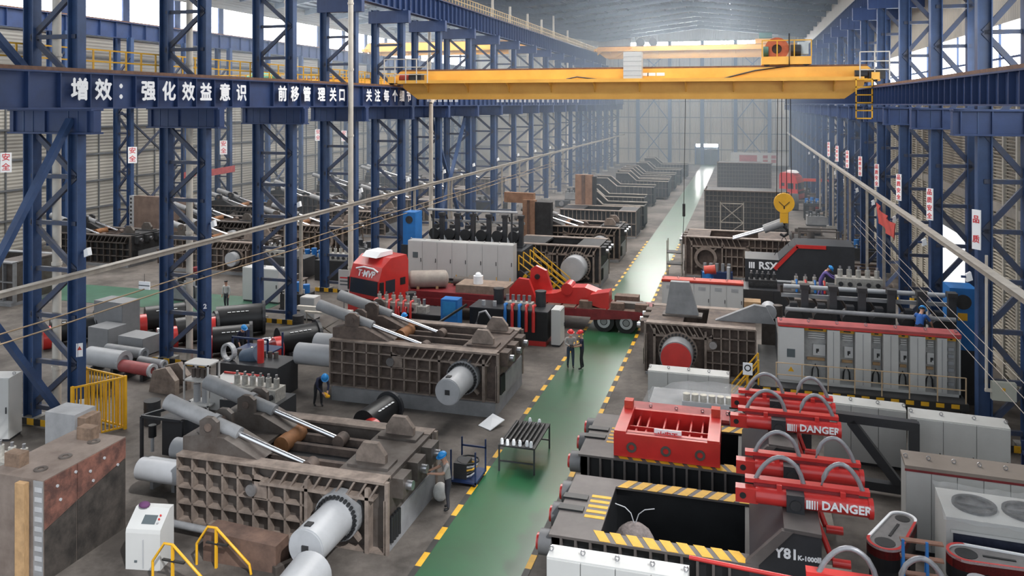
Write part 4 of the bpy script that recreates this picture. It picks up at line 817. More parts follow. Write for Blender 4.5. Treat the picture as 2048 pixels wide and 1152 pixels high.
def black_press(label, loc, W=3.1, L=6.2, H=1.7, hoodtext=None, bags=False, closed=False):
    t = T('black_press', label, 'press', loc, 0, 'black finished presses')
    fw, lw = .42, 1.15; xr = L - 1.55
    b = B(); b.box(0, xr, 0, .16, .15, H - .06).box(0, xr, W - .16, W, .15, H - .06).box(0, .2, 0, W, .1, H - .06).box(0, L, 0, W, .1, .3).box(lw - .1, lw, .1, W - .1, .2, H - .05).box(xr - .1, xr, .1, W - .1, .2, H - .05)
    b.obj('shell', BLACK, t)
    B().box(-.05, xr + .2, -.12, fw - .1, H - .06, H).obj('front_rim', TOPP, t); B().box(-.05, xr + .2, W - fw + .1, W + .12, H - .06, H).obj('back_rim', TOPP, t); B().box(-.05, lw, fw - .1, W - fw + .1, H - .06, H).obj('left_rim', TOPP, t)
    B().prism([(xr - .1, H), (xr + .2, H), (xr + .95, H + .85), (xr + .7, H + .85)], 'y', -.1, .05).obj('hood_edge', TOPP, t)
    ym = HAZ
    sm_ = B().prism([(0, 0), (.26, 0), (.02, .46), (-.24, .46)], 'z', 0, .008).mesh('hazard_stripe', ym); sm2 = B().prism([(0, 0), (.26, 0), (.5, .46), (.24, .46)], 'z', 0, .008).mesh('hazard_stripe', ym)
    for i in range(9): link('hazard_stripe', sm_, t, (lw + .05 + i * .40, -.1, H)); link('hazard_stripe', sm2, t, (lw + .05 + i * .40, W - .34, H))
    s3 = B().box(.62, lw - .02, -.065, .065, 0, .008).mesh('hazard_stripe', ym)
    for i in range(5): link('hazard_stripe', s3, t, (0, W * .32 + i * .27, H))
    for i in range(2): B().box(-.1, .55, W * .36 + i * .62, W * .36 + .26 + i * .62, H, H + .05).obj('slot_cover', BLACK, t)
    for y in (.15, W / 2, W - .3):
        B().cyl((-.32, y, H - .35), (0, y, H - .35), .3, 22).obj('tie_rod_end', mat('tie_grey', (.13, .13, .135), .5, 0, .2), t); B().cyl((-.4, y, H - .35), (-.32, y, H - .35), .2, 16).obj('rod_cap', RED, t)
    rm = B().box(-.03, .03, -.12, .02, .55, H - .06).mesh('rib', TOPP)
    for i in range(12): link('rib', rm, t, (.25 + i * .36, 0, 0))
    B().prism([(0, .5), (xr + .1, .5), (xr - .3, .42), (0, .42)], 'y', -.35, .02).obj('front_ledge', TOPP, t)
    # hood
    B().prism([(xr, .2), (L, .2), (L, H + .78), (xr + .75, H + .82), (xr, H)], 'y', 0, W).obj('hood', CHAR, t); B().prism([(xr + .75, H + .82), (L, H + .78), (L, H + .86), (xr + .75, H + .9)], 'y', -.05, W + .05).obj('hood_top', TOPP, t)
    if hoodtext:
        lettering('Y81', .32, (xr + .80, -.012, H + .30), FRONT, t, bold=.01); lettering('K-1000', .14, (xr + 1.25, -.012, H + .25), FRONT, t, bold=.006)
        for k in range(4): B().box(xr + 1.46 + .022 * k, xr + 1.475 + .022 * k, -.012, .0, H + .2, H + .32).obj('paint_bar', WTEXT, t)
    for y in (1.0, 2.55): red_ram(t, L - 1.75, L + 1.2, y, H + 1.1, danger=(y < 2))
    B().box(L + .05, L + .35, .3, .6, .4, 1.1).obj('drain_block', ORED, t); B().box(L, L + .95, .2, W - .2, 0, .35).obj('rear_skid', mat('skid_pale', (.30, .27, .23), .6, 0, .2), t)
    return t
bp1 = black_press('near black press with open hopper and yellow hazard rim', (-4.55, 19.35, 0), hoodtext=True)
bp2 = black_press('second black press carrying the red press box', (-4.75, 24.0, 0))
t = T('red_ram_unit', 'red ram cut by the bottom frame edge', 'hydraulic ram', (1.1, 17.5, 0)); B().box(.2, 2.8, -.6, .6, 0, 1.3).obj('stand', CHAR, t); red_ram(t, 0, 2.95, 0, 2.3, False)
tag(B().cyl((-1.2, 18.6, 2.0), (1.0, 18.2, 2.1), .05, 8).obj('red_rod', RED), 'thin red rod running right from the bottom white cabinet', 'rod')
# red press box
t = T('press_box', 'bright red open press box sitting on the second black press', 'press box', (-3.75, 24.05, 1.72))
B().box(-.01, 3.06, -.02, .14, 0, .68).obj('front_plate', RED, t); B().box(0, 3.05, 2.0, 2.12, 0, .68).obj('back_plate', RED, t); B().box(0, 3.05, 0, 2.1, 0, .12).obj('bottom', RED, t)
for x in (0, 2.7): B().box(x, x + .35, 0, 2.12, 0, .74).obj('end_block', RED, t); B().box(x + .04, x + .31, 1.85, 2.15, .74, .98).obj('corner_block', ORED, t)
for x in (.55, .85, 1.35, 1.75, 2.15, 2.5): B().box(x - .025, x + .025, .14, 2.0, .1, .5).obj('rib', RED, t)
B().box(.35, 2.7, .95, 1.0, .1, .55).obj('web', RED, t); B().box(.3, 2.72, .1, .3, .62, .68).obj('lip', RED, t)
for x in (.52, 1.52, 2.5): B().ring((x, -.05, .3), (x, .02, .3), .15, .085, 18).obj('bore_ring', STEEL, t); B().cyl((x, -.01, .3), (x, .02, .3), .09, 14).obj('bore', BLACK, t)
pl = B().prism([(1.15, .52), (1.95, .52), (1.95, .8), (1.15, .8)], 'y', .28, .32).obj('name_plate', WTEXT, t); lettering('山安工', .2, (1.55, .275, .64), FRONT, pl, SIGNR, .006)
# things in near hopper
t = T('rag_bundle', 'crumpled grey sack with loose wire in near hopper', 'sack', (-2.7, 20.7, .3)); B().ball((0, 0, .62), .55, 1.0, .75, 1.1, 12, 8).obj('sack', mat('sack_brown_grey', (.25, .21, .20), .8, 0, .5, 7, 1), t)
B().cyl((0, 0, 0), (0, 0, .1), .3, 10).obj('knot', MATS['sack_brown_grey'], t)
for s in (-1, 1): B().tube([(0, 0, 1.15), (s * .1, 0, 1.45), (s * .25, 0, 1.58), (s * .5, 0, 1.64)], .014, 5).obj('wire', LGREY, t)
tag(B().cyl((-1.3, 19.9, .55), (.6, 20.6, 1.45), .035, 8).cyl((-.15, 20.3, 1.07), (.55, 20.58, 1.42), .06, 8).obj('pipe_tool', CLEAN), 'long bright pipe leaning inside the near hopper', 'pipe')
# big dark support frame by the white cabinets
t = T('support_frame', 'dark diagonal braced frame before the low cabinet', 'frame', (1.9, 27.6, 0), -.08)
for a, bq in (((0, 0, .3), (3.2, 0, .3)), ((0, 0, 2.3), (3.2, 0, 2.3)), ((3.1, 0, 0), (3.1, 0, 2.4)), ((1.3, 0, 2.2), (2.7, 0, .4)), ((0, 0, 0), (0, 0, 2.4))): B().bar(a, bq, .3, .26).obj('beam', CHAR, t)
# black eye links lying on stands
def eye_link(label, loc, L, rz, tilt=0.0):
    t = T('eye_link', label, 'link', loc, rz, 'black eye links'); n = 14; R = .42; out = []
    for i in range(n + 1): a = HP + math.pi * i / n; out.append((R * math.cos(a), R * math.sin(a)))
    R2 = .34
    for i in range(n + 1): a = -HP + math.pi * i / n; out.append((L + R2 * math.cos(a), R2 * math.sin(a)))
    o = B().prism(out, 'z', .0, .5).obj('link_body', BLACK, t); inn = [((x - L / 2) * .94 + L / 2, y * .84) for x, y in out]; B().prism(inn, 'z', .5, .52).obj('link_face', mat('face_grey', (.20, .19, .19), .5, 0, .3), t)
    rim = B(); m2 = len(out)
    for i in range(m2):
        p, q = out[i], out[(i + 1) % m2]; p2, q2 = inn[i], inn[(i + 1) % m2]
        rim.add([(*p, .5), (*q, .5), (*q2, .5), (*p2, .5), (*p, .56), (*q, .56), (*q2, .56), (*p2, .56)], [(4, 5, 6, 7), (0, 1, 5, 4), (2, 3, 7, 6), (0, 3, 2, 1)])
    k = len(rim.f) // 2; rim.obj('rim', WTEXT, t)
    rr_ = B()
    for i in range(0, n + 1):
        p, q = out[i], out[(i + 1) % m2]; p2, q2 = inn[i], inn[(i + 1) % m2]; rr_.add([(*p, .562), (*q, .562), (*q2, .562), (*p2, .562), (*p, .3), (*q, .3)], [(0, 1, 2, 3), (0, 4, 5, 1)])
    rr_.obj('rim_paint', RED, t)
    for x, r in ((0, .24), (L, .18)): B().cyl((x, 0, .5), (x, 0, .53), r, 20).obj('bore', BLACK, t)
    B().box(L * .25, L * .75, -.03, .03, .52, .54).obj('slot', BLACK, t)
    B().box(-.25, .25, -.3, .3, -loc[2], 0).obj('stand', CHAR, t); B().box(L - .25, L + .25, -.25, .25, -loc[2], 0).obj('stand', CHAR, t); return t
eye_link('black eye link with white red rim standing beside blue ladder', (3.32, 21.75, .85), 1.5, 1.14)
eye_link('black eye link with white rim at the right frame edge', (4.95, 21.05, 1.2), 1.35, -.05)
# blue ladder rack, bucket, tool
t = T('step_rack', 'blue step rack with wooden treads at the lower right', 'step ladder', (3.5, 20.2, 0))
for x in (0, .5): B().bar((x, 0, 0), (x, .25, 2.15), .06).obj('rail', BLUEP, t); B().bar((x, .6, 0), (x, .25, 2.1), .05).obj('rear_leg', BLUEP, t)
for i in range(6): B().box(-.05, .85, .03 + .04 * i, .2 + .04 * i, .3 + .36 * i, .335 + .36 * i).obj('tread', mat('tread_brown', (.25, .12, .08), .6, 0, .3), t)
t = T('paint_bucket', 'grey lidded bucket at the bottom right', 'bucket', (4.85, 19.55, 1.5)); B().cyl((0, 0, 0), (0, 0, .42), .2, 18, .23).obj('pail', mat('pail_grey', (.25, .27, .28), .5, 0, .2), t); B().cyl((0, 0, .42), (0, 0, .45), .24, 18).obj('lid', LGREY, t)
t = T('work_bench', 'tall brown wooden bench under the bucket at bottom right', 'bench', (4.5, 19.2, 0)); B().box(-.2, 1.6, 0, .8, 1.4, 1.5).obj('top', WOOD, t); [B().box(x, x + .08, y, y + .08, 0, 1.4).obj('leg', CHAR, t) for x in (-.2, 1.5) for y in (0, .7)]
# dark blue frame cart by nearest right column
t = T('tool_cart', 'dark blue cart with yellow edge by nearest right column', 'cart', (8.6, 28.6, 0)); B().box(0, 1.4, 0, 1.2, .9, 1.0).obj('top', DBLUE, t); B().box(0, 1.4, 0, 1.2, .35, .4).obj('shelf', DBLUE, t); [B().box(x, x + .08, y, y + .08, 0, 1.3).obj('post', DBLUE, t) for x in (0, 1.32) for y in (0, 1.12)]; B().box(0, 1.4, 0, .06, 1.0, 1.06).obj('edge', HAZ, t)
# ---- RSX machine and neighbours
t = T('shear_machine', 'tall black machine with red bent stripe under the hook', 'machine', (.0, 52.2, 0))
B().prism([(0, 0), (6.3, 0), (6.3, 3.6), (3.0, 3.6), (2.0, 2.6), (0, 2.6)], 'y', 0, 2.6).obj('housing', CHAR, t)
for a, bq in (((1.75, -.03, 2.05), (3.05, -.03, 3.5)), ((3.0, -.03, 3.5), (4.7, -.03, 3.5))): B().bar(a, bq, .06, .22).obj('red_stripe', RED, t)
lettering('RSX', .62, (1.35, -.02, 2.2), FRONT, t, bold=.02); lettering('III', .5, (.4, -.02, 2.2), FRONT, t, bold=.02)
B().cyl((1.8, -.25, 1.35), (6.4, -.25, 1.35), .09, 8).obj('grab_pipe', LGREY, t); B().box(6.0, 6.9, -.6, -.1, .8, 1.6).obj('red_panel', DRED, t)
valve_block('pale valve block with blue and red hoses by the purple worker', (2.6, 49.4, 1.4), 2.0, n=4, hoses=[BLUEP, RED])
t = T('oil_tank', 'long black oil tank below the white lettering', 'tank', (-.1, 49.0, 0)); B().box(0, 6.4, 0, 2.2, 0, 1.4).obj('tank', CHAR, t)
for x in (.05, 1.6, 3.2, 4.8): B().box(x, x + .06, -.03, 0, .05, 1.35).obj('stiffener', CHAR, t)
valve_block('small valve cluster on the left end of the long black tank', (.2, 49.6, 1.4), 1.6, n=5, m=DARK)
t = T('motor_pump', 'white faced pump at left of the open cabinets platform', 'motor pump', (1.15, 39.3, 0)); B().box(-.4, .4, -.3, .8, 0, 2.2).obj('stand', STEEL, t); B().cyl((-.1, -.35, 2.6), (-.1, .5, 2.6), .35, 18).obj('motor', LGREY, t); B().cyl((.3, 0, 0), (.3, 0, 2.9), .22, 14).obj('pipe', STEEL, t)
t = T('pump_skid', 'small blue and red pump skid before the bored press', 'pump', (-2.7, 52.9, 0)); B().box(0, 2.0, 0, 1.0, 0, .5).obj('frame', BLUEP, t); B().cyl((.4, .5, .5), (.4, .5, 1.4), .35, 12).obj('motor', BLUEP, t); B().cyl((.2, .4, 1.5), (.9, .4, 1.6), .3, 12).obj('pump', ORED, t); B().cyl((1.7, .4, .5), (1.7, .4, 1.8), .12, 10).obj('accumulator', LGREY, t)
t = T('valve_rack', 'blue rack of valves under the open bore', 'valve block', (-2.9, 56.9, 0)); B().box(0, 2.1, 0, .6, 0, .7).obj('frame', DBLUE, t); [B().cyl((.25 + .4 * i, .3, .7), (.25 + .4 * i, .3, 1.25), .12, 8).obj('valve_cap', GREY, t) for i in range(5)]
t = T('access_frame', 'thin work stand left of the bored press', 'scaffold', (-5.3, 57.6, 0)); [B().box(x, x + .06, y, y + .06, 0, 2.6).obj('upright', TRAY, t) for x in (0, 1.0) for y in (0, 1.0)]; [B().box(0, 1.06, 0, 1.06, z, z + .06).obj('deck', DARK, t) for z in (.9, 1.7)]
# workbench left aisle (parts table) on the green walkway
p = G(1048, 935); t = T('parts_table', 'low table with rows of black rods on the green walkway', 'table', (p.x - .75, p.y - .5, .012))
B().box(0, 1.25, 0, 2.2, .82, .87).obj('top', DARK, t); [B().box(x, x + .05, y, y + .05, 0, .82).obj('leg', CHAR, t) for x in (0, 1.2) for y in (0, 2.15)]
B().box(.02, 1.23, .05, .1, .3, .34).obj('stretcher', CHAR, t); B().box(.02, 1.23, 2.1, 2.15, .3, .34).obj('stretcher', CHAR, t)
for i in range(7): tag(B().cyl((0, 0, 0), (0, 1.7, 0), .05, 8).obj('black_rod', BLACK, None, (p.x - .62 + .16 * i, p.y - .25, .932)), '%s black rod from the left on the parts table' % ORD[i].replace('nearest', 'first'), 'rod', 'rods on the parts table')
for i, (u, v) in enumerate(((.1, .1), (.3, .06), (.5, .12), (.72, .1), (.95, .14), (1.1, .1), (.55, 2.05), (.9, 2.02))): tag(B().cyl((0, 0, 0), (0, 0, .12), .06, 8).ball((0, 0, .15), .05).obj('fitting', WTEXT, None, (p.x - .75 + u, p.y - .5 + v, .882)), '%s white fitting on the %s edge of the parts table' % (ORD[i if i < 6 else i - 6].replace('nearest', 'first'), 'near' if i < 6 else 'far'), 'fitting', 'white fittings on the parts table')
# ================================================================== TRUCK, TRAILER, TANKS
def tractor(label, loc, rz, text=None, m=RED):
    t = T('truck', label, 'truck', loc, rz)          # local: front faces -y
    B().prism([(-.05, 1.0), (.0, 2.45), (.25, 3.15), (.9, 3.6), (2.1, 3.65), (2.25, 3.3), (2.25, 1.0)], 'x', -1.2, 1.2).obj('cab', m, t); cab = t.children[0]
    B().box(-1.22, 1.22, -.12, .9, .45, 1.05).obj('bumper', m, t); B().prism([(-.09, 1.62), (-.03, 2.42), (.0, 2.42), (-.05, 1.62)], 'x', -1.1, 1.1).obj('windscreen', GLASS, cab)
    B().box(-1.0, 1.0, -.1, -.04, 1.08, 1.4).obj('grille', BLACK, cab); B().prism([(.35, 3.6), (1.6, 3.66), (1.6, 3.9), (.7, 3.88)], 'x', -.6, .6).obj('roof_unit', WTEXT, cab)
    for s in (-1, 1):
        B().box(s * 1.2 - .02, s * 1.2 + .02, .5, 1.2, 1.7, 2.4).obj('side_window', GLASS, cab); B().box(s * 1.2 - .02, s * 1.2 + .02, 1.6, 2.0, 2.0, 2.4).obj('vent', BLACK, cab); B().box(s * 1.32 - .06, s * 1.32 + .06, .0, .2, 1.7, 2.4).obj('mirror', BLACK, cab)
        for y in (.9, 4.2, 5.4):
            wv = B().cyl((s * .85, y, .52), (s * 1.2, y, .52), .52, 22).obj('wheel', RUBBER, t); B().cyl((s * 1.2, y, .52), (s * 1.22, y, .52), .26, 16).obj('hub', LGREY, wv)
        B().box(s * .85, s * 1.18, .2 - .2, .08, .75, .95).obj('headlamp', LGREY, t)
    B().box(-.5, .5, 2, 6.2, .7, 1.0).obj('chassis', DRED, t)
    if text:
        l_ = lettering(text, .5, (.1, .07, 2.72), (HP - .35, 0, 0), cab, bold=.012); B().tube([(-.75, .1, 2.95), (-.2, .14, 3.08), (.6, .15, 3.05), (1.0, .13, 2.9)], .05, 6).obj('swoosh', WTEXT, cab)
    return t
tractor('red truck cab with white roof unit left of closed cabinets', (-20.35, 41.0, 0), -.38, 'T·MVP')
tractor('far red truck beyond the ribbed box frames', (6.6, 106, 0), 1.2)
t = T('flatbed_trailer', 'long dark red low trailer across the walkway', 'trailer', (-19.0, 42.9, 0))
B().box(0, 14.2, 0, 2.5, .75, 1.15).obj('bed', DRED, t); B().box(0, 5.6, .1, 2.4, 1.15, 1.5).obj('gooseneck', DRED, t)
for i in range(9): B().box(6.0 + i * .85, 6.75 + i * .85, .05, 2.45, 1.15, 1.2).obj('plank', mat('trailer_plank', (.2, .13, .1), .8, 0, .5, 4), t)
for x in (11.75, 12.95):
    for y in (.02, 2.1):
        wv = B().cyl((x, y, .56), (x, y + .4, .56), .56, 26).obj('wheel', RUBBER, t); B().ring((x, y - .03, .56), (x, y + .02, .56), .34, .2, 20).obj('rim', LGREY, wv); B().cyl((x, y - .02, .56), (x, y + .02, .56), .16, 14).obj('hub', GREY, wv)
for x in (10.4, 12.1, 13.4): B().box(x, x + .7, .1, .5, 1.15, 1.55).obj('stake_block', mat('trailer_plank', (0, 0, 0)), t)
B().prism([(11.0, .6), (11.2, 1.2), (13.6, 1.2), (14.2, .9)], 'y', -.02, .0).obj('mudguard', DRED, t)
for x in (1, 3, 7, 9): B().box(x, x + .25, -.02, 0, .9, 1.0).obj('reflector', WTEXT, t)
# trailer load
L_ = [('steel_drum', 'grey rounded tank lying at the truck end of trailer')]
t = T('pressure_vessel', 'grey rounded tank lying on trailer near truck cab', 'tank', (-18.6, 43.6, 1.5), .35); B().cyl((0, 0, .5), (1.9, 0, .5), .5, 20).ball((0, 0, .5), .5, .5).ball((1.9, 0, .5), .5, .5).obj('shell', mat('vessel_tan', (.40, .35, .31), .6, .1, .3, 2), t); [B().box(x, x + .15, -.4, .4, 0, .15).obj('chock', WOOD, t) for x in (.3, 1.4)]
tag(B().box(0, 3.0, 0, 1.6, 0, .45).obj('timber_stack', mat('timber_tan', (.30, .22, .17), .8, 0, .4, 3), None, (-15.75, 43.2, 1.5)), 'flat tan timber stack on the trailer', 'timber')
tag(B().cyl((0, 0, 0), (0, 0, .45), .28, 14).ball((0, 0, .45), .2).obj('white_barrel', WTEXT, None, (-14.6, 43.8, 1.95)), 'small white barrel on the timber stack', 'barrel')
tag(B().cyl((0, 0, .25), (1.6, .3, .25), .25, 14).cyl((.9, .1, .25), (1.3, .2, .25), .32, 14).obj('steel_shaft', STEEL, None, (-16.5, 44.95, 1.5)), 'dull steel shaft lying on trailer behind timber', 'shaft')
t = T('crusher_jaw', 'bright red jaw casting with two upright plates on trailer', 'machine part', (-11.6, 43.3, 1.2))
B().prism([(-1.0, 0), (.6, 0), (.1, 1.25), (-.5, 1.3), (-1.0, .7)], 'y', 0, .3).obj('jaw_plate', RED, t); B().prism([(-.2, 0), (1.3, 0), (.8, 1.55), (.2, 1.8), (-.1, 1.6)], 'y', 1.2, 1.5).obj('jaw_plate', RED, t); B().cyl((.3, 1.1, 1.2), (.3, 1.6, 1.2), .15, 14).obj('bore', BLACK, t)
B().prism([(.6, 0), (4.0, 0), (4.2, .6), (3.2, .95), (2.4, .9), (1.6, .55), (.6, .4)], 'y', .3, 1.3).obj('jaw_arm', RED, t); B().cyl((2.2, .25, .8), (2.2, 1.35, .8), .32, 16).obj('pivot', RED, t); B().prism([(3.4, .2), (4.6, -.1), (4.6, .9), (3.6, .7)], 'y', -.2, .8).obj('jaw_tip', RED, t)
tag(B().box(0, 1.6, 0, .5, 0, .3).obj('steel_beam', STEEL, None, (-6.7, 43.4, 1.2)), 'short steel beam on trailer over the walkway', 'beam'); tag(B().box(0, 1.3, 0, .7, 0, .42).obj('wooden_block', MATS['trailer_plank'], None, (-6.9, 44.4, 1.2)), 'brown wooden block on trailer beside jaw tip', 'block')
tag(B().box(0, 1.0, 0, .8, 0, .1).box(.1, .9, .1, .7, .1, .22).obj('foam_sheet', WTEXT, None, (-9.0, 42.0, 0) if False else (-8.4, 44.9, 1.2)), 'white packing sheet at the trailer rear', 'packing')
# black tanks in front of the trailer
def tank(label, loc, w, d, h, hoses, blue=False, motors=2):
    t = T('oil_tank', label, 'tank', loc, 0, 'black oil tanks'); B().box(0, w, 0, d, .1, h).obj('tank', BLACK, t); B().box(.1, w - .1, .1, d - .1, 0, .1).obj('foot', CHAR, t); B().box(-.03, w + .03, -.03, d + .03, h, h + .06).obj('lid', CHAR, t)
    for i in range(motors):
        x = w * (.3 + .55 * i / max(1, motors - 1)) if motors > 1 else w * .5; B().cyl((x, d * .7, h + .06), (x, d * .7, h + .75), .27, 16).obj('motor', CHAR, t); B().cyl((x, d * .7, h + .75), (x, d * .7, h + .85), .29, 16).obj('motor_cap', DARK, t)
    x0 = w * .45; B().box(x0, x0 + w * .35, .1, .6, h + .06, h + .4).obj('manifold', mat('valve_pale', (0, 0, 0)), t)
    for i in range(5): B().cyl((x0 + .1 + w * .07 * i, .35, h + .4), (x0 + .1 + w * .07 * i, .35, h + .75), .09, 8).obj('valve_cap', CLEAN, t)
    for i, m_ in enumerate(hoses): x = x0 + .1 + i * w * .09; B().tube([(x, .15, h + .3), (x, -.12, h + .35), (x, -.16, h), (x, -.16, h * .35)], .09, 8).obj('hose', m_, t)
    if blue: B().box(w * .02, w * .02 + .8, .1, .8, h + .06, h + 1.1).obj('cooler', BLUEP, t)
    for x in (.6, 1.2): B().cyl((x, d * .3, h + .06), (x, d * .3, h + .32), .1, 10).obj('filler_cap', LGREY, t)
    return t
tank('black oil tank with red and blue hoses beside the slim cabinet', (-13.6, 39.4, .25), 4.1, 1.6, 1.45, [BLUEP, RED, BLUEP, RED, RED])
tag(B().box(-13.5, -9.6, 39.5, 40.9, 0, .25).obj('red_skid', RED), 'bright red skid under the black oil tank', 'skid')
tank('long black oil tank left of the blue cooler', (-19.2, 38.6, 0), 4.35, 1.7, 1.35, [RED, RED], motors=1)
t = T('cooling_unit', 'blue cooler box between the two black tanks', 'cooling unit', (-14.8, 38.4, .0)); B().box(0, .9, 0, .7, 0, 2.3).obj('casing', BLUEP, t); B().box(.1, .8, -.02, 0, 1.5, 2.2).obj('core', mat('core_blue', (.03, .24, .55), .4, 0, .2), t)
valve_block('valve block with red hoses on the long black tank', (-18.6, 38.5, 1.45), 2.4, n=6, hoses=[RED])
t = T('walk_frame', 'black frame rail before the blue cooler', 'frame', (-17.5, 36.9, 0)); B().box(0, 3.2, 0, .08, 1.5, 1.6).obj('rail', BLACK, t); B().bar((3.2, .04, 1.55), (4.2, 1.2, 2.2), .1).obj('rail', BLACK, t); [B().box(x, x + .08, 0, .08, 0, 1.5).obj('leg', BLACK, t) for x in (0, 1.6, 3.1)]
tag(B().tube([(-12.5, 36.8, .0), (-12.4, 36.8, 1.6), (-12.2, 36.8, 2.2), (-11.9, 36.8, 2.3), (-11.6, 36.8, 1.9)], .06, 8).obj('hose', HOSE), 'pale hose loop standing behind the brown press', 'hose')
# ---- left foreground things
t = T('rusty_platen', 'huge rust brown platen block standing at the lower left', 'steel block', (-18.95, 16.5, 0))
B().box(0, 1.8, 0, 2.85, 0, 2.6).obj('block', mat('platen_grey_brown', (.22, .18, .155), .7, .1, .5, 1.2, .2, col2=(.13, .10, .085)), t)
for i, (y0, y1) in enumerate(((.03, 1.05), (1.08, 2.82))):
    B().prism([(y0, 1.35 + .28 * i), (y1, 1.62 + .4 * i), (y1, 2.58), (y0, 2.58)], 'x', 1.8, 1.83).obj('red_oxide_plate', mat('red_oxide', (.22, .095, .07), .7, .1, .5, 2.6, .25, col2=(.085, .042, .035), contrast=(.4, .62)), t)
    B().prism([(y0, 0), (y1, 0), (y1, 1.58 + .4 * i), (y0, 1.31 + .28 * i)], 'x', 1.8, 1.82).obj('dark_plate', mat('sooty_steel', (.10, .085, .075), .6, .2, .6, 1.6, .3, col2=(.03, .027, .025)), t)
for y in (.5, 1.3, 2.3): B().ring((1.2, y, 2.6), (1.2, y, 2.63), .17, .08, 16).obj('tapped_hole', STEEL, t)
for (y, z) in ((.4, 2.3), (.5, 1.9), (1.0, 2.4), (1.5, 2.2), (2.0, 2.35), (2.5, 1.95), (1.6, 1.9)): B().cyl((1.83, y, z), (1.86, y, z), .04, 8).obj('bolt', LGREY, t)
for x, y in ((.1, .4), (.6, 2.3)): B().box(x, x + .5, y, y + .3, 2.6, 2.95).obj('lug', mat('lug_rust', (.23, .155, .11), .7, .1, .5, 5), t)
for i in range(9): B().box(1.55, 1.78, -.03, 0, .3 + .25 * i, .42 + .25 * i).obj('bracket_slot', LGREY, t)
B().box(1.5, 1.8, -.02, .0, 0, 2.58).obj('edge_strip', GREY, t)
tag(B().box(-17.85, -17.55, 16.3, 16.45, 0, 2.55).obj('timber_post', WOOD), 'upright pale timber post against the rusty platen', 'timber')
t = T('steel_plate', 'upright grey lug plate behind the rusty platen', 'plate', (-20.3, 19.6, 0)); B().box(0, 1.1, 0, .8, 0, 2.9).obj('plate', GREY, t); B().box(1.1, 1.4, .1, .7, 2.0, 2.8).obj('lug', mat('lug_rust', (0, 0, 0)), t)
t = T('control_desk', 'white control desk with screen at the bottom left', 'control desk', (-15.6, 17.6, 0), .18)
B().prism([(0, 0), (.7, 0), (.7, 1.4), (.5, 1.4), (.02, 1.05), (0, .95)], 'x', 0, .95).obj('cabinet', WHITE, t); B().add([(.35, .13, 1.135), (.72, .13, 1.135), (.72, .33, 1.28), (.35, .33, 1.28)], [(0, 1, 2, 3)]).obj('screen', SCREEN, t)
B().box(.48, .5, -.02, 0, .05, .8).obj('door_gap', LGREY, t); B().box(.25, .32, -.02, 0, .2, .25).obj('badge', SCREEN, t); [B().cyl((.8, .15 + .08 * i, 1.16 + .058 * i), (.8, .13 + .08 * i, 1.19 + .058 * i), .025, 8).obj('button', RED if i else LGREY, t) for i in range(3)]
tag(B().ball((0, 0, .06), .16, 1, .8, .5).obj('cloth_cap', mat('purple_cloth', (.12, .04, .12), .8, 0, .3), None, (-15.45, 18.12, 1.4)), 'dark purple cloth lying on the control desk', 'cloth')
for i, (dx_, dy_) in enumerate(((0, 0), (.55, 1.0))):
    t = T('stair_railing', ('front', 'rear')[i] + ' yellow stair handrail beside the control desk', 'railing', (-14.5 + dx_, 17.3 + dy_, 0)); P = [(0, 0, .55), (.35, 0, 1.05), (.6, 0, 1.05), (1.6, 0, .25), (1.65, 0, 0)]
    B().tube(P, .035, 8).obj('handrail', YEL, t); B().tube([(0, 0, .55), (0, 0, 0)], .035, 8).obj('post', YEL, t); B().box(.57, .63, -.03, .03, 0, 1.03).obj('post', YEL, t); B().box(.3, .95, -.035, .035, .62, .66).obj('mid_rail', HAZK, t)
tag(B().prism([(0, 0), (2.2, 0), (2.2, .7), (0, .8)], 'y', 0, .62).obj('rusty_block', BROWN, None, (-13.9, 18.5, 0)), 'low rust brown block before the near press', 'steel block')
tag(B().cyl((-15.8, 19.45, .28), (-10.9, 19.2, .28), .1, 12).obj('long_pipe', GREY), 'long grey pipe lying before the near press', 'pipe')
for i, (px, py) in enumerate(((548, 1150), (572, 1118))): p = G(px, py); tag(B().bar((0, 0, .1), (.5, .9, .1), .16, .2).obj('steel_offcut', STEEL, None, p), ('left', 'right')[i] + ' steel offcut on floor near the press cylinder', 'offcut')
p = G(622, 1190); t = T('cylinder_barrel', 'short grey cylinder at the bottom frame edge', 'cylinder', (p.x, p.y, 0)); B().cyl((0, 0, .55), (.15, -1.6, .55), .55, 28).obj('barrel', LGREY, t); B().box(-.4, .5, -1.2, -1.0, 0, .1).obj('chock', WOOD, t)
# sheet on floor by press two, white plastic
p = G(985, 850); tag(B().add([(-.5, -.2, .02), (.1, -.6, .05), (.45, .1, .22), (-.1, .35, .3), (-.5, -.2, .0), (.1, -.6, .02), (.45, .1, .19), (-.1, .35, .27)], [(0, 1, 2, 3), (7, 6, 5, 4), (0, 4, 5, 1), (1, 5, 6, 2), (2, 6, 7, 3), (3, 7, 4, 0)]).obj('plastic_sheet', WTEXT, None, p), 'folded white sheet on the floor at brown press corner', 'sheet')
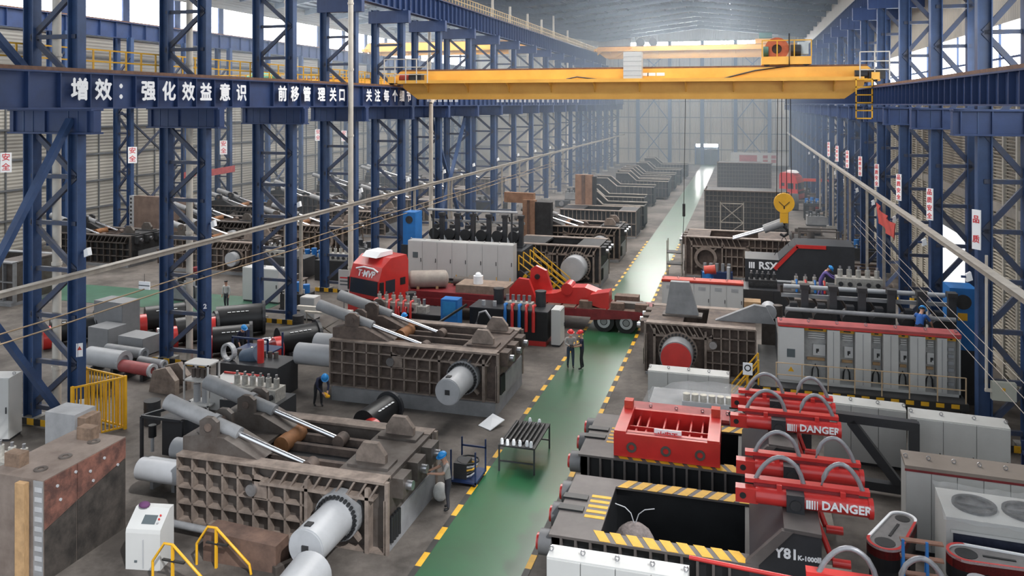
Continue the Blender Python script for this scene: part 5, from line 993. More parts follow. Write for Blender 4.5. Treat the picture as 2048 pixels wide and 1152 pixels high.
# black/red finished cylinders
def big_cylinder(label, loc, rz, L=1.8, R=.5, red=.3, rod=0):
    t = T('hydraulic_cylinder', label, 'hydraulic cylinder', loc, rz, 'black cylinders with red ends')
    B().cyl((0, 0, R + .1), (0, L, R + .1), R, 28).obj('barrel', BLACK, t); B().ring((0, L, R + .1), (0, L + .15, R + .1), R + .12, .2, 28).obj('flange', CHAR, t); B().cyl((0, -red, R + .1), (0, 0, R + .1), R * .92, 28).obj('red_end', RED, t); B().cyl((0, -red - .03, R + .1), (0, -red, R + .1), R * .3, 18).obj('port', GREY, t)
    for q in (.25, .75): B().box(-R * .9, R * .9, L * q - .08, L * q + .08, 0, .2).obj('cradle', DARK, t)
    for k in range(5): a = math.radians(22 + 6 * 0); B().box(-.06, .06, 0, .16, -.005, .005).obj('paint_mark', WTEXT, t).location = (R * .72, L * .25 + .22 * k, R + .1 + R * .71); t.children[-1].rotation_euler = (0, .78, 0)
    if rod: B().cyl((0, -red, R + .1), (0, -red - rod, R + .1), R * .42, 18).obj('rod', CHROME, t)
    return t
p = G(728, 878); big_cylinder('black cylinder with red end between the two presses', (p.x, p.y, 0), -.12, 1.7, .47, .25)
for i, (px, py, L2, rz, rod) in enumerate(((290, 664, 2.0, -.75, 0), (350, 690, 1.9, -.75, .5), (432, 674, 2.3, -.95, .4), (425, 710, 1.7, -.95, 0), (555, 712, 1.9, -.7, .4), (100, 690, 2.0, -.7, 0))):
    p = G(px, py); big_cylinder(('leftmost', 'second', 'third and largest', 'front', 'right hand', 'column hidden')[i] + ' black red cylinder lying in the left nave', (p.x, p.y, 0), rz, L2, .62 + (.12 if i == 2 else 0), .35, rod)
for i, (px, py, L2, m_) in enumerate(((180, 738, 2.0, LGREY), (245, 752, 1.7, PINK), (215, 716, 2.2, GREY), (280, 738, 1.4, GREY))):
    p = G(px, py); t = T('cylinder_tube', ('fat pale grey', 'red painted', 'long grey', 'thin grey')[i] + ' cylinder lying in the left nave behind the nearest column', 'cylinder', p, 0); r = (.42, .27, .25, .2)[i]; B().cyl((0, 0, r + .2), (L2, -.2, r + .2), r, 22).obj('barrel', m_, t); B().ring((L2, -.2, r + .2), (L2 + .12, -.21, r + .2), r * 1.08, r * .6, 20).obj('collar', LGREY, t); [B().box(L2 * q, L2 * q + .15, -.4, .3, 0, .25).obj('cradle', DARK, t) for q in (.2, .75)]
# grey crates
for i, (px, py, w_, h_) in enumerate(((188, 682, 1.95, 2.1), (176, 702, 1.35, 1.2), (236, 708, 1.6, .9))):
    p = G(px, py); t = T('grey_locker', ('tall', 'lower', 'lowest')[i] + ' plain grey steel locker in left nave', 'locker', p, -.1); B().box(0, w_, 0, 1.1, .06, h_).obj('casing', mat('locker_grey', (.22, .225, .235), .5, 0, .12), t); B().box(.02, w_ - .02, -.02, 0, .1, h_ - .05).obj('door', MATS['locker_grey'], t); B().box(.1, w_ - .1, .1, 1.0, 0, .06).obj('base', CHAR, t)
# yellow safety fence
t = T('safety_fence', 'yellow barred safety fence beside the nearest left column', 'fence', G(250, 858))
for (ax, ay) in ((-.95, -1.5), (-2.2, .4)):
    n = 13
    for k in range(n + 1): B().box(-.018, .018, -.018, .018, .1, 1.95).obj('bar', YEL, t, (ax * k / n, ay * k / n, 0))
    for z in (.1, 1.95): B().bar((0, 0, z), (ax, ay, z), .06).obj('rail', YEL, t)
    B().box(ax - .05, ax + .05, ay - .05, ay + .05, 0, 2.0).obj('post', YEL, t)
B().box(-.05, .05, -.05, .05, 0, 2.0).obj('post', YEL, t)
# white rack, black tank, red topped cabinet, motor behind near press
p = G(366, 822); t = T('storage_rack', 'white open storage rack by the second left column', 'rack', p)
for x in (0, 1.1):
    for y in (0, .7): B().box(x, x + .06, y, y + .06, 0, 1.9).obj('upright', WHITE, t)
for z in (.25, 1.2, 1.85): B().box(0, 1.16, 0, .76, z, z + .05).obj('shelf', WHITE, t)
for i in range(4): tag(B().cyl((0, 0, 0), (0, 0, .35), .09, 8).obj('fitting', STEEL, None, (p.x + .2 + .22 * i, p.y + .4, 1.25)), '%s steel fitting from left on the white rack' % ORD[i].replace('nearest', 'first'), 'fitting', 'fittings on the white rack')
for i in range(2): tag(B().cyl((0, 0, 0), (0, 0, .7), .14, 12).obj('gas_bottle', LGREY, None, (p.x + .35 + .4 * i, p.y + .4, .3)), '%s grey bottle on the lower shelf of white rack' % ('left', 'right')[i], 'bottle', 'bottles on the white rack')
t = T('oil_tank', 'dark oil tank behind the near press rams', 'tank', (-21.3, 29.2, 0)); B().box(0, 2.9, 0, 1.6, 0, 1.35).obj('tank', CHAR, t); B().cyl((.8, .8, 1.35), (1.5, .8, 1.6), .35, 16).obj('motor', mat('motor_blue_grey', (.08, .12, .18), .5, 0, .2), t); B().cyl((1.8, .5, 1.35), (1.8, .5, 2.3), .14, 12).obj('accumulator', RED, t); [B().cyl((.3 + .3 * i, 1.2, 1.35), (.3 + .3 * i, 1.2, 1.6), .1, 8).obj('valve_cap', STEEL, t) for i in range(7)]; B().ring((.3, .3, 1.7), (.35, .5, 1.7), .38, .3, 20).obj('hose_loop', LGREY, t)
t = T('switch_cabinet', 'low white cabinet with red banded sloping top', 'cabinet', (-20.5, 27.7, 0)); B().box(0, 1.9, 0, .9, 0, 1.0).obj('body', WHITE, t); B().prism([(0, 1.0), (.9, 1.0), (.9, 1.2), (.1, 1.05)], 'x', 0, 1.9).obj('top', WHITE, t); [B().box(.05, 1.85, y, y + .08, z, z + .06).obj('red_band', RED, t) for y, z in ((.05, 1.04), (.82, 1.2))]
p = G(550, 838); t = T('vertical_motor', 'black vertical motor behind the near press', 'motor', p); B().cyl((0, 0, 0), (0, 0, .85), .3, 18).obj('motor', CHAR, t); B().cyl((0, 0, .85), (0, 0, 1.0), .33, 18).obj('fan_cover', DARK, t); B().box(-.5, .6, -.4, .4, 0, .1).obj('base_plate', STEEL, t)
p = G(318, 925); t = T('pump_unit', 'black framed pump unit with dark panel left of near press', 'pump', p)
for a, bq in (((-.7, 0, 0), (-.7, 0, 1.5)), ((-.7, 0, 1.5), (.9, 0, 1.5)), ((-.7, 0, 1.5), (0, 1.6, 1.5)), ((.9, 0, 0), (.9, 0, 1.5)), ((-.7, 0, .1), (.9, 0, .1))): B().bar(a, bq, .09).obj('frame_tube', CHAR, t)
B().box(.0, 1.25, .15, 1.0, .2, 1.5).obj('panel', CHAR, t); B().cyl((-.35, .1, .3), (-.35, .1, .8), .06, 10).obj('filter_rod', LGREY, t); B().cyl((-.35, .1, .8), (-.35, .1, 1.2), .13, 12).obj('pump_motor', BLACK, t)
p = G(290, 968); t = T('pressure_vessel', 'grey air tank lying left of the near press', 'tank', p); B().cyl((.2, 0, .6), (1.5, 0, .6), .3, 20).ball((.2, 0, .6), .3, .6).obj('shell', LGREY, t); [B().box(x, x + .12, -.25, .25, 0, .35).obj('saddle', GREY, t) for x in (.4, 1.2)]
valve_block('pale valve cluster behind the near press rams', (-18.4, 25.9, 1.3), 2.0, n=6); tag(B().box(-18.6, -16.2, 25.7, 27.0, 0, 1.3).obj('oil_tank', CHAR), 'dark oil tank under the pale valve cluster', 'tank')
valve_block('valve block on the dark tank behind the rusty platen', (-22.3, 18.9, 1.1), 1.8, n=4); tag(B().box(-22.6, -20.4, 18.6, 19.5, 0, 1.1).obj('oil_tank', CHAR), 'dark oil tank at the left frame edge', 'tank')
# cart with hoses by worker at near press
p = G(905, 975); t = T('hose_cart', 'blue tube cart full of hoses beside the near press', 'cart', p + Vector((-.12, .1, 0))); t.scale = (.72, .85, .85)
B().box(0, 1.2, 0, 1.3, .15, .22).obj('deck', DBLUE, t); [B().box(x, x + .06, y, y + .06, .1, 1.35).obj('post', DBLUE, t) for x in (0, 1.14) for y in (0, 1.24)]; [B().cyl((x, y - .04, .1), (x, y + .04, .1), .1, 12).obj('castor', RUBBER, t) for x in (.12, 1.08) for y in (.12, 1.18)]; B().box(0, 1.2, 1.24, 1.3, 1.0, 1.06).obj('rail', DBLUE, t)
for i in range(5): B().tube([(.3 + .55 * math.cos(a / 10 * 6.28) * (.5 + .1 * i) + .3, .6 + .4 * math.sin(a / 10 * 6.28), .3 + .12 * i) for a in range(11)], .035, 6).obj('hose', (LGREY, BLACK, YEL, LGREY, BLACK)[i], t)
B().box(.1, .7, .15, .8, .22, .8).obj('tool_box', CHAR, t)
p = G(868, 1003); tag(B().ball((0, 0, .25), .3, .8, .8, .95).obj('white_sack', mat('sack_white', (.6, .6, .58), .8, 0, .2, 6, .5), None, p + Vector((.15, .15, 0))), 'white sack on floor at the worker by near press', 'sack')
# work stand with welding in left nave
p = G(470, 760); t = T('welding_table', 'dark blue frame table where sparks glow', 'work table', p + Vector((-.6, .6, 0)))
for x in (0, 1.8):
    for y in (0, 1.2): B().box(x, x + .07, y, y + .07, 0, 1.7).obj('leg', DBLUE, t)
B().box(0, 1.87, 0, 1.27, 1.0, 1.06).obj('shelf', DBLUE, t); B().box(0, 1.87, 0, .07, 1.65, 1.72).obj('rail', DBLUE, t)
tag(B().ball((0, 0, .06), .07).obj('welding_arc', mat('welding_glow', (1, .6, .2), .5, 0, 0, emit=(1, .55, .18), estr=25), None, p + Vector((.2, 1.0, 1.06))), 'small glowing orange welding spot on blue frame table', 'weld spot')
tag(B().cyl((0, 0, 0), (0, 0, .75), .13, 14).obj('gas_cylinder', RED, None, G(503, 752)), 'red gas cylinder beside the dark oil tank', 'gas cylinder')
# work platform hung on the tray post
p = G(640, 690); t = T('work_platform', 'pale step platform hung beside the third left column', 'platform', p)
B().box(-.9, 1.4, 0, .9, 1.55, 1.65).obj('deck', CREAM, t); B().box(-1.2, .2, -.2, 0, 1.75, 1.95).obj('beam', CREAM, t); [B().box(x, x + .05, 0, .05, 0, 1.6).obj('leg', TRAY, t) for x in (-.8, 1.3)]; B().bar((-.8, 0, .2), (1.3, 0, 1.5), .05).obj('brace', TRAY, t); B().bar((1.3, .03, .2), (-.8, .03, 1.5), .05).obj('brace', TRAY, t)
# board signs
t = T('notice_board', 'white notice board hung at the fourth left column', 'sign', PX(688, 560, -22.6)); B().cb(0, 0, 0, .7, .05, 1.2).obj('board', WHITE, t); [B().box(-.25, .25, -.03, -.026, .1 - .2 * i, .18 - .2 * i).obj('print_line', (SIGNR, SCREEN, SCREEN)[i], t) for i in range(3)]; B().box(-.03, .03, -.02, .02, -2.5, -.6).obj('post', GREY, t)
t = T('notice_board', 'white hanging sign over the green cross aisle', 'sign', PX(289, 571, -22.3)); B().cb(0, 0, 0, .5, .04, .3).obj('board', WTEXT, t); B().box(-.25, .25, -.03, -.02, -.02, .02).obj('print_line', SCREEN, t); B().tube([(0, 0, .15), (0, 0, .45)], .01, 4).obj('cord', BLACK, t)
for i, (px, py, xx, ww, hh) in enumerate(((459, 927 - 6, 0, 0, 0),)): pass
for i, (px, py, w_, h_, col, lb) in enumerate(((159, 700, .22, .5, YEL, 'small warning notice on the nearest left column'), (161, 812, .34, .5, BLUEP, 'small white notice low on the nearest left column'), (410, 613, .2, .4, WTEXT, 'white number plate on the second left column'))):
    p = PX(px, py, XL + .27); t = T('notice_plate', lb, 'sign', p, .75); B().cb(0, 0, 0, w_, .02, h_).obj('board', WTEXT if i < 2 else BLUE2, t)
    if i == 0: B().prism([(-.08, .0), (.08, .0), (0, .15)], 'y', -.015, -.01).obj('symbol', ORED, t)
    if i == 2: lettering('2', .3, (0, -.012, 0), FRONT, t, bold=.01)
# ---- far end display boards
p = PY(1461, 335, YW - 6); t = T('display_board', 'long white display board with red panels at the far wall', 'board', (p.x, YW - 6, 0)); q = PY(1580, 335, YW - 6); w_ = q.x - p.x
B().box(0, w_, 0, .1, .6, 2.9).obj('board', OFFW, t); B().box(w_ * .15, w_ * .45, -.03, 0, 1.2, 2.4).obj('red_panel', PINK, t); [B().box(w_ * (.55 + .14 * i), w_ * (.63 + .14 * i), -.03, 0, 1.0 + .8 * j, 1.6 + .8 * j).obj('red_panel', PINK, t) for i in range(2) for j in range(2)]; [B().box(x, x + .1, 0, .1, 0, .6).obj('leg', GIRT, t) for x in (.2, w_ / 2, w_ - .3)]
# far clutter on the right
for i, (px, py, w_, d_, h_, m_) in enumerate(((1600, 500, 3, 1.5, 1.6, STEEL), (1690, 505, 2.2, 1.6, 1.2, RUST), (1610, 440, 2.6, 1.4, 1.5, DARK), (1690, 560, 2.4, 1.2, .9, RUST), (1680, 470, 2, 1.5, 1.3, DARK), (1640, 420, 3, 1.2, 1.2, DARK), (1730, 540, 1.2, 1.2, 1.3, DARK))):
    p = G(px, py); t = T('steel_rack', '%s loose steel frame from the camera along the right wall bays' % ORD[i], 'frame', p, 0, 'loose frames by the right wall')
    for x in (0, w_):
        for y in (0, d_): B().box(x - .06, x + .06, y - .06, y + .06, 0, h_).obj('leg', m_, t)
    for z in (h_ * .5, h_): B().box(-.06, w_ + .06, -.06, .06, z - .06, z + .06).obj('rail', m_, t); B().box(-.06, w_ + .06, d_ - .06, d_ + .06, z - .06, z + .06).obj('rail', m_, t)
    B().box(0, w_, 0, d_, h_ * .5 - .05, h_ * .5).obj('shelf', m_, t); B().cyl((w_ * .3, d_ * .5, h_ * .5), (w_ * .3, d_ * .5, h_ * .95), .3, 12).obj('drum', RUST if i % 2 else STEEL, t)
p = G(1595, 455); t = T('gantry_hoist', 'small orange gantry near the far red truck', 'hoist', G(1612, 405)); [B().box(x, x + .2, 0, .2, 0, 2.6).obj('leg', CHAR, t) for x in (0, 3.0)]; B().box(-.3, 3.5, 0, .25, 2.6, 2.95).obj('beam', ORED, t)
tag(B().cyl((0, 0, .95), (.9, 0, .95), .95, 24).obj('cable_reel', DARK, None, G(1580, 420)), 'big dark round reel before the far red truck', 'reel')
# ---- left nave background presses
k = 0
for y, xs in ((50, (-33.5, -44)), (58.5, (-31, -39.5)), (67.5, (-31.5, -43)), (77, (-31, -42.5)), (88, (-31, -43)), (101, (-31, -43))):
    for x in xs:
        press('%s background press %s in the left nave' % (ORD[k // 2], 'nearer the columns' if x > -38 else 'nearer the wall'), (x, y, 0), 7, 3.6, 2.3, .2, rams=True, tube=('short', None, 'ring')[k % 3], m=DARK if k % 2 else STEEL, mr=STEEL if k % 2 else RIB, side=False, detail=k < 6, group='background presses of the left nave', lugs=k < 6, nv=12); k += 1
press('grey ribbed press cut by the left frame edge', (-42.3, 38.5, 0), 7, 3.4, 2.6, .2, rams=False, tube=None, m=STEEL, mr=GREY, side=False, detail=False, lugs=False, nv=9)
p = G(268, 478); t = T('standing_plate', 'tall brown slab with white scale edge in left nave', 'plate', p, -.1); B().box(0, 6.4, 0, .5, 0, 3.9).obj('slab', mat('slab_brown_grey', (.24, .17, .14), .75, .1, .4, 1, .2), t); B().box(-.5, .0, -.05, .4, 0, 3.9).obj('scale_edge', LGREY, t)
for i in range(10): B().box(-.4, -.2, -.07, -.05, .3 + .36 * i, .48 + .36 * i).obj('slot', DARK, t)
for i, (px, py) in enumerate(((640, 560), (530, 552))): p = G(px, py); valve_block('%s valve cluster on the far side of the left columns' % ORD[i], p + Vector((0, 0, 1.4)), 2.4, n=6); tag(B().box(-.3, 3.2, -.2, 1.4, 0, 1.4).obj('oil_tank', CHAR if i % 2 else BLACK, None, p), '%s black tank on the far side of left columns' % ORD[i], 'tank')
# ================================================================== SMALLER MACHINES AND LOOSE PARTS
def pump_station(label, loc, rz, w, mt, mc, drums, group):
    t = T('pump_station', label, 'pump station', loc, rz, group)
    B().box(0, w, 0, 1.1, .12, .95).obj('tank', mt, t); B().box(-.05, w + .05, -.05, 1.15, 0, .12).obj('skid', CHAR, t)
    for i in range(drums): x = w * (i + .5) / drums; B().cyl((x, .55, .95), (x, .55, 1.45 + .12 * (i % 2)), .2, 12).obj('motor', mc, t); B().cyl((x, .15, .95), (x, .15, 1.25), .07, 8).obj('filter', LGREY, t)
    B().tube([(.1, .1, .9), (.1, -.12, 1.1), (w * .5, -.15, 1.2), (w - .1, -.12, 1.0), (w - .1, -.1, .3)], .05, 6).obj('hose', BLACK, t); B().box(w * .1, w * .6, .75, 1.05, .95, 1.3).obj('manifold', GREY, t)
def part_pile(label, loc, rz, kind, group):
    t = T('machine_part', label, 'machine part', loc, rz, group)
    if kind == 0: B().cyl((0, 0, .35), (1.8, 0, .35), .33, 18).obj('tube', STEEL, t); B().ring((1.8, 0, .35), (1.9, 0, .35), .42, .2, 18).obj('flange', RIB, t); B().box(.3, .5, -.35, .35, 0, .1).obj('chock', WOOD, t)
    if kind == 1: B().prism([(0, 0), (1.4, 0), (1.4, .6), (.9, 1.1), (.2, .9)], 'y', 0, .25).obj('plate', RIB, t); B().prism([(0, 0), (1.4, 0), (1.4, .6), (.9, 1.1), (.2, .9)], 'y', .7, .95).obj('plate', RIB, t); B().box(0, 1.4, .25, .7, 0, .2).obj('web', STEEL, t)
    if kind == 2:
        for x in (0, 1.5):
            for y in (0, .8): B().box(x, x + .08, y, y + .08, 0, 1.0).obj('leg', RUST, t)
        B().box(-.05, 1.65, -.05, .95, 1.0, 1.08).obj('top', RUST, t); B().box(.2, 1.2, .2, .6, 1.08, 1.4).obj('casting', STEEL, t)
    if kind == 3: B().box(0, 1.6, 0, 1.0, .1, .8).obj('block', DARK, t); B().cyl((.8, -.15, .5), (.8, 0, .5), .28, 18).obj('boss', CLEAN, t); B().box(.1, 1.5, .1, .9, 0, .1).obj('pallet', WOOD, t)
    if kind == 4: B().cyl((0, 0, 0), (0, 0, .9), .3, 16).obj('drum', (BLUEP, DRED, DARK)[int(loc[0] * 7) % 3], t); B().ring((0, 0, .3), (0, 0, .33), .315, .28, 16).obj('hoop', DARK, t); B().ring((0, 0, .6), (0, 0, .63), .315, .28, 16).obj('hoop', DARK, t)
KN = ['lying steel tube', 'pair of shaped plates', 'rusty stand with casting', 'dark machined block', 'oil drum']
WH = [('by the green cross aisle', [(215, 520), (330, 535), (395, 560), (520, 575), (590, 585), (650, 610), (560, 620), (340, 600)]),
      ('behind the third left column', [(455, 500), (520, 510), (570, 520), (630, 500), (660, 480), (690, 520), (600, 540), (700, 560)]),
      ('in the far left nave', [(470, 440), (540, 430), (640, 430), (690, 425), (760, 420), (800, 410), (850, 400), (740, 445)]),
      ('between the two nearest left columns', [(270, 780), (300, 745), (330, 728), (470, 702), (215, 760), (590, 690), (560, 665), (620, 660)]),
      ('behind the left white cabinets', [(1030, 440), (1075, 430), (1110, 415), (1130, 400), (1010, 420), (1060, 455), (950, 420), (1140, 385)]),
      ('beside the left presses', [(600, 730), (575, 745), (255, 1000), (20, 1010), (610, 750), (440, 800), (40, 1100), (690, 720)]),
      ('in the right column bays', [(1705, 590), (1660, 570), (1600, 470), (1640, 455), (1690, 520), (1720, 505), (1585, 440), (1650, 500)]),
      ('far down the right bays', [(1600, 420), (1630, 405), (1660, 430), (1560, 400), (1600, 385), (1640, 380), (1620, 440), (1590, 365)])]
HT = ['leftmost', 'second', 'third', 'fourth', 'fifth', 'sixth', 'seventh', 'rightmost']
n_ = 0
bpy.context.view_layer.update(); BOX = []
for o in C.objects:
    if o.type == 'MESH' and o.data and o.get('kind') != 'structure' and len(o.data.vertices) < 5000:
        r_ = o
        while r_.parent: r_ = r_.parent
        if r_.get('kind') == 'structure': continue
        bb = [o.matrix_world @ Vector(c) for c in o.bound_box]; z0 = min(v.z for v in bb)
        if z0 < 1.6: BOX.append((min(v.x for v in bb), max(v.x for v in bb), min(v.y for v in bb), max(v.y for v in bb)))
def free(p, r=1.0):
    return not any(x0 - .1 < p.x + 2.3 and x1 + .1 > p.x - .45 and y0 - .1 < p.y + 1.3 and y1 + .1 > p.y - .5 for x0, x1, y0, y1 in BOX) and not (lx0 - 2.6 < p.x < lx1 + .6) and -56 < p.x < 8.0
def find(p):
    for rr in (0, .7, 1.4, 2.1, 3.0, 4.0):
        for a in range(10 if rr else 1):
            q = p + Vector((rr * math.cos(a * .628), rr * math.sin(a * .628), 0))
            if free(q): BOX.append((q.x - .4, q.x + 2.2, q.y - .4, q.y + 1.2)); return q
    return None
for where, pts in WH:
    for i, (px, py) in enumerate(sorted(pts)):
        p = find(G(px, py)); n_ += 1
        if p is None: continue
        if n_ % 3 == 0: pump_station('%s loose unit, a pump station, %s' % (HT[i], where), p, random.uniform(-.12, .12), 1.7 + .4 * (n_ % 2), (BLACK, CHAR, DARK, GREY)[n_ % 4], (CHAR, BLUEP, DARK)[n_ % 3 if n_ % 2 else 1], 3, 'pump stations around the hall')
        else: k_ = n_ % 5; part_pile('%s loose unit, a %s, %s' % (HT[i], KN[k_], where), p, random.uniform(-.15, .15), k_, 'loose machine parts around the hall')
# ================================================================== PEOPLE
def person(label, loc, rz, top, trousers, pose, helmet=None, height=1.72, long_sleeve=True, mask=False, group=None):
    """pose: joints in a 1.75 m frame, facing -y; x to the person's left... keys hip, chest, neck, head, (l/r) sh, el, wr, hp, kn, an"""
    t = T('person', label, 'person', loc, rz); k = height / 1.75
    J = {n: Vector(v) * k for n, v in pose.items()}
    names = ['hip', 'waist', 'chest', 'neck', 'head']; J['waist'] = J['hip'].lerp(J['chest'], .45)
    V = []; E = []; R = []; idx = {}
    def add(n, p, r, par=None):
        idx[n] = len(V); V.append(tuple(p)); R.append(r)
        if par is not None: E.append((idx[par], idx[n]))
    add('hip', J['hip'], (.155, .12)); add('waist', J['waist'], (.145, .11), 'hip'); add('chest', J['chest'], (.165, .12), 'waist'); add('neck', J['neck'], (.06, .06), 'chest'); 
    add('head0', J['neck'].lerp(J['head'], .5), (.075, .085), 'neck'); add('head', J['head'], (.085, .1), 'head0'); add('crown', J['head'] + (J['head'] - J['neck']) * .5, (.06, .07), 'head')
    for s in 'lr':
        add(s + 'sh', J[s + 'sh'], (.068, .07), 'chest'); add(s + 'el', J[s + 'el'], (.05, .05), s + 'sh'); add(s + 'wr', J[s + 'wr'], (.034, .036), s + 'el')
        d = (J[s + 'wr'] - J[s + 'el']).normalized(); side_ = Vector((1 if s == 'l' else -1, 0, 0)); add(s + 'pm', J[s + 'wr'] + d * .075 * k, (.042, .022), s + 'wr')
        u = d.cross(Vector((0, -1, .3))).normalized()
        for q in range(4): add('%sf%d' % (s, q), J[s + 'wr'] + d * (.15 + .012 * (1.5 - abs(q - 1.5))) * k + u * (q - 1.5) * .02 + Vector((0, -.02, -.01)), (.0095, .0095), s + 'pm')
        add(s + 'th', J[s + 'wr'] + d * .085 * k + Vector((0, -.055, .02)), (.011, .011), s + 'pm')
        add(s + 'hp', J[s + 'hp'], (.095, .1), 'hip'); add(s + 'kn', J[s + 'kn'], (.065, .07), s + 'hp'); add(s + 'an', J[s + 'an'], (.042, .045), s + 'kn'); add(s + 'to', J[s + 'an'] + Vector((0, -.15, -.035)) * k, (.045, .035), s + 'an')
    me = bpy.data.meshes.new('body'); me.from_pydata(V, E, []); o = bpy.data.objects.new('body', me); C.objects.link(o)
    md = o.modifiers.new('skin', 'SKIN'); md.use_smooth_shade = True
    for i, r in enumerate(R): me.skin_vertices[0].data[i].radius = r; me.skin_vertices[0].data[i].use_root = (i == 0)
    ss = o.modifiers.new('sub', 'SUBSURF'); ss.levels = 1; ss.render_levels = 1
    bpy.context.view_layer.update()
    m2 = bpy.data.meshes.new_from_object(o.evaluated_get(bpy.context.evaluated_depsgraph_get())); bpy.data.objects.remove(o)
    m2.name = 'body'; m2.materials.clear()
    for m_ in (top, trousers, SKIN, BLACK): m2.materials.append(m_)
    seg = {'hip': 1, 'waist': 0, 'chest': 0, 'neck': 2, 'head': 2, 'head0': 2, 'crown': 2}
    P = [Vector(v) for v in V]; key = list(idx)
    def cls(n):
        if n in seg: return seg[n]
        b_ = n[1:]
        if b_ in ('sh',): return 0
        if b_ == 'el': return 0 if long_sleeve else 2
        if b_ in ('hp', 'kn'): return 1
        if b_ in ('an', 'to'): return 3
        return 2
    segs = [(P[a], P[b], a, b) for a, b in E]
    for pl in m2.polygons:
        c = pl.center; best = None
        for a, b, ia, ib in segs:
            ab = b - a; u = max(0, min(1, (c - a).dot(ab) / max(1e-9, ab.length_squared))); d = (c - a - ab * u).length
            if best is None or d < best[0]: best = (d, ia, ib, u)
        _, ia, ib, u = best; na, nb = key[ia], key[ib]
        if nb[1:] == 'wr': pl.material_index = 0 if (long_sleeve and u < .85) else 2
        elif nb[1:] == 'an': pl.material_index = 1 if u < .88 else 3
        elif nb[1:] == 'el': pl.material_index = 0 if (long_sleeve or u < .75) else 2
        elif nb == 'waist': pl.material_index = 1 if u < .4 else 0
        elif nb == 'neck': pl.material_index = 0 if u < .7 else 2
        else: pl.material_index = cls(nb if u > .5 else na) if nb[1:] != 'sh' else 0
        if nb in ('lhp', 'rhp'): pl.material_index = 1
    link('body', m2, t)
    up = (J['head'] - J['neck']).normalized(); hd = J['head']; f = Vector((0, -1, 0)); f = (f - up * f.dot(up)).normalized(); sd = up.cross(f)
    B().ball(hd + f * .1 - up * .005, .022, .8, 1, 1.2, 8, 5).obj('nose', SKIN, t)
    for s in (-1, 1): B().ball(hd + f * .092 + sd * s * .035 + up * .03, .012, 1, .6, .8, 8, 5).obj('eye', BLACK, t); B().ball(hd + sd * s * .092, .026, .4, .8, 1.2, 8, 5).obj('ear', SKIN, t)
    B().ball(hd + f * .09 - up * .05, .024, 1.2, .4, .4, 8, 5).obj('mouth', PINK, t)
    B().ball(hd - f * .02 + up * .05, .108, 1, 1.08, .85, 14, 8, .0).obj('hair', BLACK, t)
    if helmet:
        hb = B().ball(Vector((0, 0, 0)), .135, 1, 1.12, .95, 16, 8, .0).obj('helmet', helmet, t); hb.location = hd + up * .055; hb.rotation_euler = up.to_track_quat('Z', 'Y').to_euler()
        B().cyl((0, -.03, -.01), (0, -.03, .008), .165, 18).obj('brim', helmet, hb)
    if mask: B().ball(hd + f * .075 - up * .045, .07, .95, .7, .8, 12, 7).obj('face_mask', WTEXT, t)
    return t
def stand(lean=0, lh=None, rh=None, step=.0, turn=0):
    p = dict(hip=(0, 0, .93), chest=(0, -.02 - lean * .4, 1.28 - lean * .12), neck=(0, -.03 - lean * .62, 1.49 - lean * .25), head=(0, -.06 - lean * .8, 1.63 - lean * .36),
             lsh=(.19, -.02 - lean * .5, 1.41 - lean * .2), rsh=(-.19, -.02 - lean * .5, 1.41 - lean * .2), lel=(.25, .0 - lean * .5, 1.13 - lean * .2), rel=(-.25, 0 - lean * .5, 1.13 - lean * .2), lwr=(.24, -.08 - lean * .6, .88 - lean * .15), rwr=(-.24, -.08 - lean * .6, .88 - lean * .15),
             lhp=(.1, 0, .86), rhp=(-.1, 0, .86), lkn=(.11, -.03 - step * .5, .48), rkn=(-.11, -.03 + step * .3, .48), lan=(.12, .02 - step, .08), ran=(-.12, .02 + step, .08))
    if lh: p['lel'], p['lwr'] = lh
    if rh: p['rel'], p['rwr'] = rh
    return p
NAVY = mat('navy_cloth', (.018, .022, .055), .85, 0, .3, 9); GREYC = mat('grey_cloth', (.42, .40, .385), .85, 0, .2, 9); DENIM = mat('denim', (.045, .065, .11), .85, 0, .3, 9); BLUC = mat('royal_blue_cloth', (.03, .13, .45), .8, 0, .25, 9); PURP = mat('purple_work_cloth', (.13, .09, .30), .8, 0, .25, 9); DKC = mat('dark_trousers', (.025, .025, .03), .85, 0, .3, 9); SLATE = mat('slate_cloth', (.06, .06, .075), .85, 0, .3, 9)
HB = mat('blue_helmet', (.02, .25, .62), .35, 0, 0); HR = mat('red_helmet', (.62, .03, .03), .35, 0, 0)
fold = ((.25, -.06, 1.15), (.08, -.26, 1.1)); foldr = ((-.25, -.06, 1.15), (-.08, -.26, 1.1))
p = G(1141, 736); person('person in grey jacket, white mask and red helmet on walkway', p + Vector((0, 0, .012)), .35, GREYC, DENIM, stand(0, fold, foldr, .06), HR, 1.74, True, True)
t = T('hand_camera', 'black camera held by the masked person on walkway', 'camera', p + Vector((.11, -.28, 1.03))); B().cb(0, 0, .06, .16, .1, .12).obj('case', BLACK, t); B().cyl((0, -.05, .06), (0, -.14, .06), .045, 12).obj('lens', DARK, t)
p = G(1164, 739); person('person in navy shirt and red helmet facing the masked one', p + Vector((0, 0, .012)), -1.35, NAVY, DKC, stand(0, ((.25, -.06, 1.15), (.1, -.32, 1.05)), ((-.25, -.06, 1.15), (-.06, -.3, 1.08)), .05), HR, 1.75, False)
p = G(890, 1018) + Vector((.1, 0, 0)); person('worker in grey shirt and blue helmet at near press end', p, -1.0, GREYC, SLATE, stand(.12, ((.26, -.2, 1.2), (.2, -.5, 1.22)), ((-.26, -.2, 1.2), (-.16, -.5, 1.18)), .03), HB, 1.76, False)
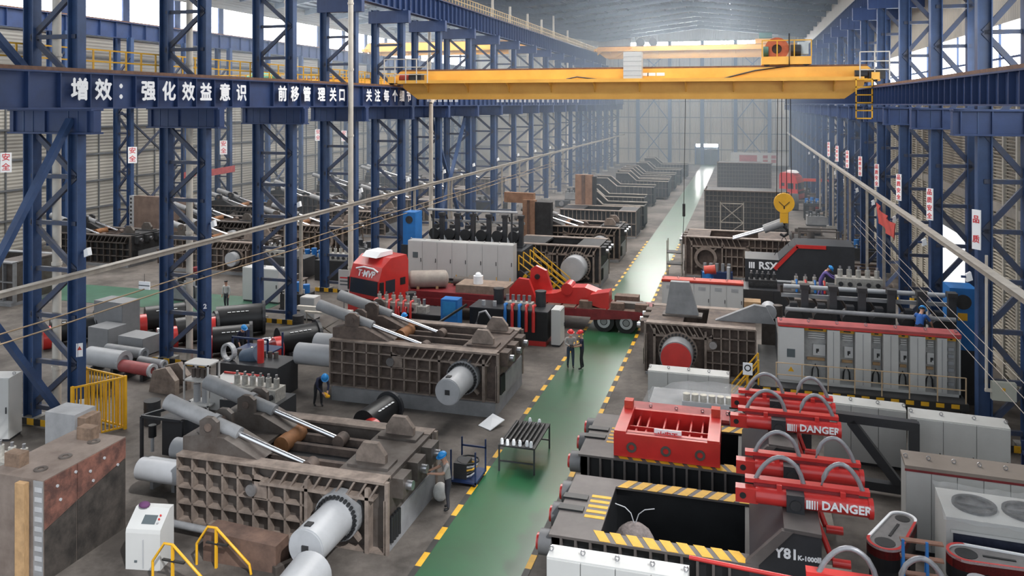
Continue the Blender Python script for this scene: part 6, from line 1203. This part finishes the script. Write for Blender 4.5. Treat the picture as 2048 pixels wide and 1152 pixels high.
p = G(636, 812); person('bent worker in navy overalls and blue helmet grinding', p, .9, NAVY, DKC, stand(.75, ((.24, -.52, .95), (.1, -.75, .78)), ((-.24, -.52, .95), (-.08, -.78, .74)), .1), HB, 1.72, True)
tag(B().cyl((0, 0, 0), (0, -.32, 0), .05, 10).cyl((0, -.3, -.06), (0, -.3, 0), .09, 14).obj('angle_grinder', YEL, None, p + Vector((.55, -.45, .72)), .9), 'yellow angle grinder held by the bent worker', 'grinder')
person('worker in grey overalls and blue helmet walking behind brown press', PY(808, 655, 36.6) * Vector((1, 1, 0)) if False else Vector((PY(808, 655, 37.3).x, 37.3, 1.35 * 0 + .0)), .6, GREYC, GREYC, stand(0, None, None, .16), HB, 1.75, True)
p = PY(1838, 655, 34.75); person('worker in bright blue shirt leaning over right motor pumps', (p.x, 34.75, 2.6), 2.6, BLUC, NAVY, stand(.35, ((.3, -.4, 1.05), (.28, -.6, .85)), ((-.3, -.4, 1.05), (-.28, -.6, .85)), .03), HB, 1.74, False)
p = PY(1641, 596, 41.5); person('worker in purple overalls bending among the right valves', (p.x, 41.5, p.z), 1.5, PURP, PURP, stand(.45, ((.26, -.5, 1.1), (.2, -.75, 1.05)), ((-.26, -.5, 1.1), (-.2, -.75, 1.0)), .12), HB, 1.7, True)
tag(B().box(p.x - 1.2, p.x + 1.6, 40.9, 42.2, p.z - .12, p.z).box(p.x - 1.1, p.x - .9, 41, 42.1, 0, p.z - .1).box(p.x + 1.3, p.x + 1.5, 41, 42.1, 0, p.z - .1).obj('work_platform', STEEL), 'dull steel deck under the purple clad worker', 'platform')
p = G(480, 716); person('worker in dark overalls with blue helmet at left nave cylinders', p, 1.2, NAVY, DKC, stand(.3, None, None, .05), HB, 1.7, True)
p = G(453, 618); person('person in pale shirt standing in the left nave aisle', p, 0, OFFW, SLATE, stand(0, None, None, .05), None, 1.7, True)
# ================================================================== HAZE in the far half of the hall
hz = bpy.data.materials.new('thin_welding_haze'); hz.use_nodes = True; nt = hz.node_tree; nt.nodes.remove(nt.nodes['Principled BSDF'])
vs_ = nt.nodes.new('ShaderNodeVolumeScatter'); vs_.inputs['Color'].default_value = (.74, .87, 1, 1); vs_.inputs['Density'].default_value = .0035; vs_.inputs['Anisotropy'].default_value = .2
nt.links.new(vs_.outputs[0], nt.nodes['Material Output'].inputs['Volume'])
hb = B().box(XWL + .1, XWR - .1, 62, YW - .05, .05, EV - .9).obj('haze', hz); hb['kind'] = 'stuff'; hb['label'] = 'thin bluish welding haze in the far half of the hall'; hb['category'] = 'haze'
